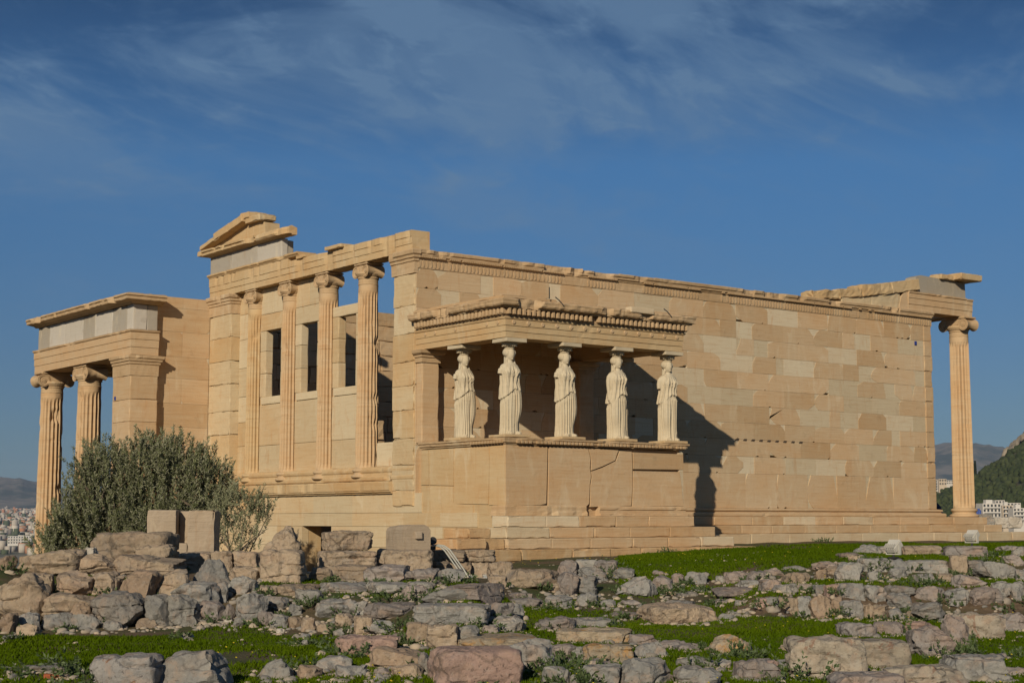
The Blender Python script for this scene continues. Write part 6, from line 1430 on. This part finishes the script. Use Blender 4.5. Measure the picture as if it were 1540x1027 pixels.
# ------------------------------------------------------------------ grass, weeds, flowers
def slope_ok(u, d):
    z0 = zg(u, d); z1 = zg(u, d + .25); return np.abs(z1 - z0) / .25
def grass():
    r = np.random.RandomState(12); N = 1150000
    # area-uniform in the visible wedge, thinned far away where blades are sub-pixel
    d = np.sqrt(13.2 ** 2 + (47.5 ** 2 - 13.2 ** 2) * r.rand(N) ** 1.25); u = -330 + 2220 * r.rand(N)
    sl = slope_ok(u, d); s = (u - 770) / 2400 * d
    nz = nfbm(np.stack([s * .55, d * .55, 0 * d], -1), 4, 51)
    x = CAM[0] + d * FWD[0] + s * RGT[0]; y = CAM[1] + d * FWD[1] + s * RGT[1]
    keep = (sl < .30) & (nz > -.55 - .5 * r.rand(N) + .9 * (sl > .13)) & ~((x > -2.6) & (y > -4.6)) & ~((u < 925 + 12 * nz) & (d > 26.5)) & ~((u < 770) & (d > 25.2)) & ~((u < 650) & (d > 21.4) & (nz < .25)) & ~((x > -6) & (x < 24) & (y > -.7))
    u, d, s, x, y = u[keep], d[keep], s[keep], x[keep], y[keep]; n = len(u); z = zg(u, d)
    hgt = (.016 + .030 * r.rand(n) ** 2) * (1 + .5 * nfbm(np.stack([s * 1.3, d * 1.3, 0 * d], -1), 2, 77)); hgt = np.maximum(hgt, .014) * (1 + (d > 33) * .35)
    wd = (.008 + .008 * r.rand(n)) * (1 + (d - 15) / 30); a = r.rand(n) * 6.283; ln = r.randn(n, 2) * .6
    ca, sa = np.cos(a) * wd, np.sin(a) * wd
    V = np.stack([np.stack([x - ca, y - sa, z - .01], -1), np.stack([x + ca, y + sa, z - .01], -1), np.stack([x + ln[:, 0] * hgt, y + ln[:, 1] * hgt, z + hgt], -1)], 1).reshape(-1, 3)
    F = np.arange(3 * n).reshape(-1, 3)
    big = .5 + .5 * np.clip(nfbm(np.stack([s * .35, d * .35, 0 * d], -1), 3, 91), -1, 1)
    M = Mat('grass_blades'); t = M.attr('tint'); col = M.mix(t, (0.032, 0.062, 0.002), (0.074, 0.108, 0.004)); col = M.mix(M.ramp(t, .93, .95), col, (.20, .165, .06))
    mt = M.done(col, .9); M.b.inputs['Specular IOR Level'].default_value = 0.0
    tag(npmesh('grass', V, F, mt, attrs={'tint': np.clip(.55 * big + .45 * r.rand(n), 0, 1)}), kind='stuff')
    # yellow flowers
    m = 700; dd = np.sqrt(14 ** 2 + (34 ** 2 - 14 ** 2) * r.rand(m)); uu = -60 + 1680 * r.rand(m); ss = (uu - 770) / 2400 * dd
    k = (nfbm(np.stack([ss * .6, dd * .6, 0 * dd], -1), 3, 61) > .15) & (slope_ok(uu, dd) < .2) & ~((uu < 770) & (dd > 21.6)); dd, uu, ss = dd[k], uu[k], ss[k]; m = len(dd)
    zz = zg(uu, dd) + .05 + .09 * r.rand(m); x = CAM[0] + dd * FWD[0] + ss * RGT[0]; y = CAM[1] + dd * FWD[1] + ss * RGT[1]; c = np.stack([x, y, zz], -1); rad = .008 + .006 * r.rand(m)
    ang = np.arange(6) * math.pi / 3; off = np.stack([np.cos(ang), np.sin(ang) * .8, np.sin(ang) * .55], -1)
    V = (c[:, None] + off[None] * rad[:, None, None])
    V2 = np.concatenate([V, c[:, None] + np.array([0, 0, -.012])], 1).reshape(-1, 3)
    F = (np.arange(m)[:, None, None] * 7 + np.array([(i, (i + 1) % 6, 6) for i in range(6)] + [(0, 1, 2), (0, 2, 3), (0, 3, 4), (0, 4, 5)])[None]).reshape(-1, 3)
    tag(npmesh('wildflowers', V2, F, simple('yellow_petals', (.62, .46, .02), .6)), kind='stuff')
grass()
def weeds():
    r = np.random.RandomState(31); tw = []
    spots = []
    for (um, d, hw, dp, zb) in FOOT:
        if r.rand() < .36 and d < 31:
            u = um + hw * r.uniform(-1.1, 1.1); dd = d - .04 + dp * r.uniform(-.05, .5); spots.append((u, dd, r.uniform(.08, .2)))
    for (u, v, s) in [(1310, 855, .45), (1300, 850, .35), (1367, 858, .35), (1455, 805, .3), (1240, 815, .3), (1145, 812, .3), (1205, 812, .3), (975, 830, .3), (1000, 832, .3), (1090, 812, .3), (905, 850, .4), (915, 862, .45), (900, 872, .4), (845, 880, .3), (725, 945, .3), (600, 945, .35), (526, 925, .3), (590, 905, .35), (628, 903, .35), (475, 915, .3), (480, 905, .3), (150, 828, .35), (160, 830, .25), (183, 938, .3), (105, 1005, .4), (60, 1018, .4), (1190, 1010, .45), (1200, 1025, .5), (855, 1010, .45), (830, 1015, .4), (870, 1000, .35), (1430, 990, .4), (1445, 980, .35), (1100, 985, .35), (1110, 990, .3), (540, 850, .2), (553, 990, .3), (510, 985, .35), (1480, 848, .3), (1380, 880, .35)]:
        d = hit(u, v)
        if d: spots.append((u, d, s * .55))
    for u, d, s in spots:
        z = float(zg(u, d)); p = wpos(np.array(u), np.array(d), z)
        for k in range(int(10 + 60 * s)):
            q = r.randn(3) * np.array([s, s, 0]) * .6; tw.append((p + q + np.array([0, 0, -.01]), np.array([q[0] * 2, q[1] * 2, .25]) + r.randn(3) * .12, r.uniform(.5, 1.1) * s))
    o = leafy('weeds', None, tw, 15, .05, .022, leaf_mat('weed_leaves', (.030, .055, .014), (.075, .105, .035), (.09, .115, .05)), 17)
    tag(o, kind='stuff')
weeds()

def gravel():
    r = np.random.RandomState(44); v, f = ico(); C = []; 
    for (um, d, hw, dp, zb) in FOOT:
        if d < 33:
            for k in range(int(6 + hw * .25)): C.append((um + hw * r.uniform(-1.4, 1.4), d + r.uniform(-.35, .25), r.uniform(.015, .05) * (1.6 if r.rand() > .9 else 1)))
    for k in range(2200):
        u, d = r.uniform(-40, 1600), math.sqrt(r.uniform(14 ** 2, 36 ** 2)); 
        if vnoise(np.array([u / 60., d * .9, 5.])) > .05: C.append((u, d, r.uniform(.01, .032)))
    C = np.array(C); z = zg(C[:, 0], C[:, 1]); p = wpos(C[:, 0], C[:, 1], 0); p[:, 2] = z; n = len(C)
    V = p[:, None] + v[None] * (1 + .4 * vnoise(v[None] * 1.7 + r.rand(n, 1, 3) * 50, 4))[..., None] * C[:, 2][:, None, None] * np.array([1.2, 1, .7]) * (0.7 + .6 * r.rand(n, 1, 3))
    F = (np.arange(n)[:, None, None] * len(v) + f[None]).reshape(-1, 3)
    M = Mat('gravel_stone'); t = M.attr('tint'); col = M.mix(t, (.17, .16, .145), (.40, .32, .23))
    tag(npmesh('gravel', V.reshape(-1, 3), F, M.done(col, .95), attrs={'tint': np.repeat(r.rand(n), len(f))}), kind='stuff')
gravel()

# ------------------------------------------------------------------ lamps and conduit
METAL = simple('pale_painted_metal', (0.46, 0.435, 0.38), .45, .06, 8); DARKM = simple('dark_metal', (.03, .03, .03), .5, .1); GLASS = simple('lamp_glass', (.16, .17, .18), .12, .05)
def floodlight(u, v0, v1, d, label, sc, yaw):
    c = at(u, v1, d); g = c[2]; top = at(u, v0, d)[2]
    e = empty('floodlight', (c[0], c[1], g)); e.rotation_euler = (0, 0, -YAW + yaw); tag(e, label, 'floodlight', 'floodlights on short posts')
    zc = top - g - .09 * sc
    mb = MB(); mb.tube([(0, 0, -.1), (0, 0, zc - .10 * sc)], .018, 10); mb.rbox(-.07, .07, -.07, .07, -.02, .012, 1, .5, .0, .0, .1); mb.build('post', DARKM, e)
    mb = MB(); w = .125 * sc
    mb.box(-w - .018, -w - .003, -.03, .03, zc - .12 * sc, zc + .03); mb.box(w + .003, w + .018, -.03, .03, zc - .12 * sc, zc + .03); mb.box(-w - .018, w + .018, -.03, .03, zc - .14 * sc, zc - .121 * sc); mb.build('bracket', METAL, e)
    b = bmesh.new(); bmesh.ops.create_cube(b, size=1); bmesh.ops.scale(b, vec=(2 * w, .24 * sc, .155 * sc), verts=b.verts)
    for q in b.verts:
        if q.co.y > 0: q.co.x *= .8; q.co.z *= .7
    bmesh.ops.bevel(b, geom=b.edges[:], offset=.015, segments=2, affect='EDGES')
    me = bpy.data.meshes.new('lamp_head'); b.to_mesh(me); b.free(); me.materials.append(METAL); h = bpy.data.objects.new('lamp_head', me); S.collection.objects.link(h); h.parent = e; h.location = (0, 0, zc); h.rotation_euler = (R(-38), 0, 0)
    mb = MB(); mb.box(-w * .86, w * .86, -.124 * sc, -.121 * sc, -.06 * sc, .06 * sc); g2 = mb.build('lamp_glass', GLASS, h)
    mb = MB(); 
    for k in range(5): mb.box(-w * .7 + k * w * .35 - .004, -w * .7 + k * w * .35 + .004, .03, .135 * sc, .07 * sc, .10 * sc)
    mb.build('cooling_fins', METAL, h)
floodlight(1344, 814, 838, 28.3, 'pale floodlight on a post standing on the upper right wall', 1.0, 2.3)
floodlight(1462, 799, 830, 31.0, 'taller pale floodlight further right, in front of the east column', .95, 2.3)
def ground_lamps():
    for u, nm in ((710, 'left'), (731.5, 'right')):
        d = 30.5; c = at(u, 873, d); e = empty('ground_spotlight', (c[0], c[1], c[2])); e.rotation_euler = (0, 0, -YAW + .1)
        tag(e, f'small white topped grey spotlight, {nm} of a pair below the porch steps', 'spotlight', 'pair of spotlights below the porch')
        mb = MB(); mb.rbox(-.062, .062, 0, .14, -.18, .095, 1, .5, 0, .006, .05); mb.build('housing', SPOT, e)
        mb = MB(); mb.rbox(-.072, .072, -.012, .15, .096, .118, 1, .5, 0, .004, .05); mb.build('lid', METAL, e)
    c = at(649, 822, 32.0); e = empty('black_lamp', (c[0], c[1], c[2])); e.rotation_euler = (0, 0, -YAW + .4); tag(e, 'small black lamp at the upper end of the white conduit', 'lamp')
    mb = MB(); mb.tube([(0, .1, .08), (0, -.02, .11), (0, -.09, .125)], [.055, .075, .08], 14); mb.build('lamp_head', DARKM, e); mb = MB(); mb.rbox(-.08, .08, -.05, .1, -.06, .02, 1, .5, 0, .01, .05); mb.build('base', DARKM, e)
    # twin conduit bending down over the ledge
    e = empty('cable_conduit', tuple(at(652, 821, 31.6))); tag(e, 'bent twin white conduit hanging down the tan ledge blocks', 'conduit')
    inv = Matrix.Translation(-Vector(e.location))
    for o_ in (0, 4.2, 7.8):
        pts = [at(u + o_ * k, v - o_ * .2, dd) for u, v, dd, k in ((648, 821.5, 31.9, .3), (655, 820.5, 31.5, .6), (662, 822, 31.2, .8), (669, 828, 31.0, 1), (676, 838, 30.8, 1), (683, 848, 30.5, 1), (690, 858, 30.2, 1), (697, 871, 29.9, 1))]
        mb = MB(); mb.tube([tuple(inv @ Vector(p)) for p in pts], .015, 8); mb.build('pipe', PIPE, e, True)
SPOT = simple('grey_casing', (.30, .31, .31), .5, .08); PIPE = simple('grey_white_plastic', (.44, .43, .37), .5, .05)
ground_lamps()
def brick():
    d = hit(79, 1022); c = at(79, 1022, d); mb = MB(); mb.rbox(-.095, .095, 0, .1, -.03, .055, 1, .5, .006, .04, .04); o = mb.build('brick_fragment', simple('fired_clay', (.30, .085, .035), .9, .25, 30, .5)); o.location = c; o.rotation_euler = (0, .1, -YAW + .3); tag(o, 'orange red brick fragment in the grass at bottom left', 'brick')
brick()

# ------------------------------------------------------------------ visitors
def person(loc, yaw, label, jacket, trousers, skin, hair, lean=0.0, sc=1.0):
    e = empty('person', loc); e.rotation_euler = (0, 0, yaw); e.scale = (sc,) * 3; tag(e, label, 'person')
    Lm = lambda p: (p[0], p[1] - lean * max(0, p[2] - .95), p[2] - .12 * lean * max(0, p[2] - .95))
    def rem(mb, name, mat, par, vox=.012):
        o = mb.build(name, mat); md = o.modifiers.new('r', 'REMESH'); md.mode = 'VOXEL'; md.voxel_size = vox; md.use_smooth_shade = True
        me = bpy.data.meshes.new_from_object(o.evaluated_get(bpy.context.evaluated_depsgraph_get())); me.materials.clear(); me.materials.append(mat); me.name = name
        bpy.data.objects.remove(o); q = bpy.data.objects.new(name, me); S.collection.objects.link(q); q.parent = par; return q
    def ell(mb, c, r, n=12):
        c = Lm(c); mb.loft([[(c[0] + r[0] * math.cos(p) * math.cos(t), c[1] + r[1] * math.cos(p) * math.sin(t), c[2] + r[2] * math.sin(p)) for t in [2 * math.pi * i / 18 for i in range(18)]] for p in [math.pi * k / n - math.pi / 2 for k in range(1, n)]])
    def tb(mb, pts, rad): mb.tube([Lm(p) for p in pts], rad, 12)
    def torso(mb, g):
        for sx in (-.08, 0, .08): tb(mb, [(sx, 0, .92), (sx, .01, 1.1), (sx * 1.2, 0, 1.3), (sx * 1.1, 0, 1.42)], [.105 + g, .10 + g, .115 + g, .07 + g])
    def arms(mb, g, hand=True):
        for s in (-1, 1):
            tb(mb, [(s * .16, 0, 1.41), (s * .205, .01, 1.36), (s * .235, .02, 1.12), (s * .225, -.10, .93)], [.06 + g, .055 + g, .045 + g, .034 + g])
    body = MB(); torso(body, 0); arms(body, 0)
    for s in (-1, 1):
        tb(body, [(s * .09, 0, .95), (s * .10, -.01, .5), (s * .10, .02, .08)], [.09, .062, .042]); tb(body, [(s * .10, .03, .045), (s * .11, -.16, .035)], [.045, .035])
        p = (s * .222, -.125, .885); tb(body, [(s * .225, -.10, .93), p, (s * .22, -.14, .84)], [.03, .036, .03])
        for k in range(4): tb(body, [(s * .22, -.115 - k * .018, .85), (s * (.222 - .004 * k), -.125 - k * .02, .80 - .008 * (k in (1, 2))), (s * .212, -.118 - k * .018, .765 - .01 * (k in (1, 2)))], [.0095, .0085, .0075])
        tb(body, [(s * .215, -.155, .90), (s * .20, -.19, .87), (s * .197, -.20, .84)], [.011, .0095, .008])
    tb(body, [(0, 0, 1.40), (0, -.005, 1.52)], [.06, .052]); ell(body, (0, -.02, 1.62), (.073, .092, .112)); ell(body, (0, -.05, 1.55), (.05, .05, .05))
    tb(body, [(0, -.105, 1.635), (0, -.125, 1.605)], [.012, .016]); ell(body, (0, -.102, 1.565), (.024, .012, .010))
    for s in (-1, 1): ell(body, (s * .075, 0, 1.61), (.012, .022, .032)); ell(body, (s * .03, -.102, 1.635), (.014, .009, .008))
    rem(body, 'body', skin, e, .008)
    mb = MB(); torso(mb, .022); arms(mb, .018); tb(mb, [(0, .01, 1.36), (0, .01, 1.46)], [.12, .085]); rem(mb, 'jacket', jacket, e)
    mb = MB(); ell(mb, (0, 0, .93), (.165, .125, .12))
    for s in (-1, 1): tb(mb, [(s * .09, 0, .95), (s * .10, -.01, .5), (s * .10, .02, .10)], [.11, .085, .07])
    rem(mb, 'trousers', trousers, e)
    mb = MB(); ell(mb, (0, .02, 1.655), (.085, .095, .10)); ell(mb, (0, .055, 1.60), (.075, .06, .10)); rem(mb, 'hair', hair, e)
SKIN = simple('skin', (.42, .25, .17), .55, .05); HAIR = simple('dark_hair', (.02, .015, .012), .6, .2)
_c = at(1414, 776, 58.5); person((_c[0], _c[1], -0.95), R(200), 'dark clad visitor seen behind the wall end, left of the east column', simple('navy_jacket', (.022, .026, .05), .8, .2), simple('black_trousers', (.015, .015, .018), .8), SKIN, HAIR, .35)
_c = at(1464, 776, 60.5); person((_c[0], _c[1], -1.1), R(120), 'visitor in a blue jacket half hidden by the right side of the east column', simple('blue_jacket', (.05, .085, .26), .8, .15), simple('dark_jeans', (.03, .03, .05), .8), SKIN, HAIR, .3)

# ------------------------------------------------------------------ haze
def haze():
    mb = MB(); mb.box(-24000, 24000, -24000, 24000, -120, 800); M = Mat('air'); M.N.remove(M.b)
    v = M.N.new('ShaderNodeVolumePrincipled'); v.inputs['Density'].default_value = 2.0e-5; v.inputs['Color'].default_value = (.52, .70, 1.0, 1); v.inputs['Anisotropy'].default_value = 0.0
    M.L.new(v.outputs[0], M.N['Material Output'].inputs['Volume']); tag(mb.build('haze', M.m), kind='stuff')
haze()
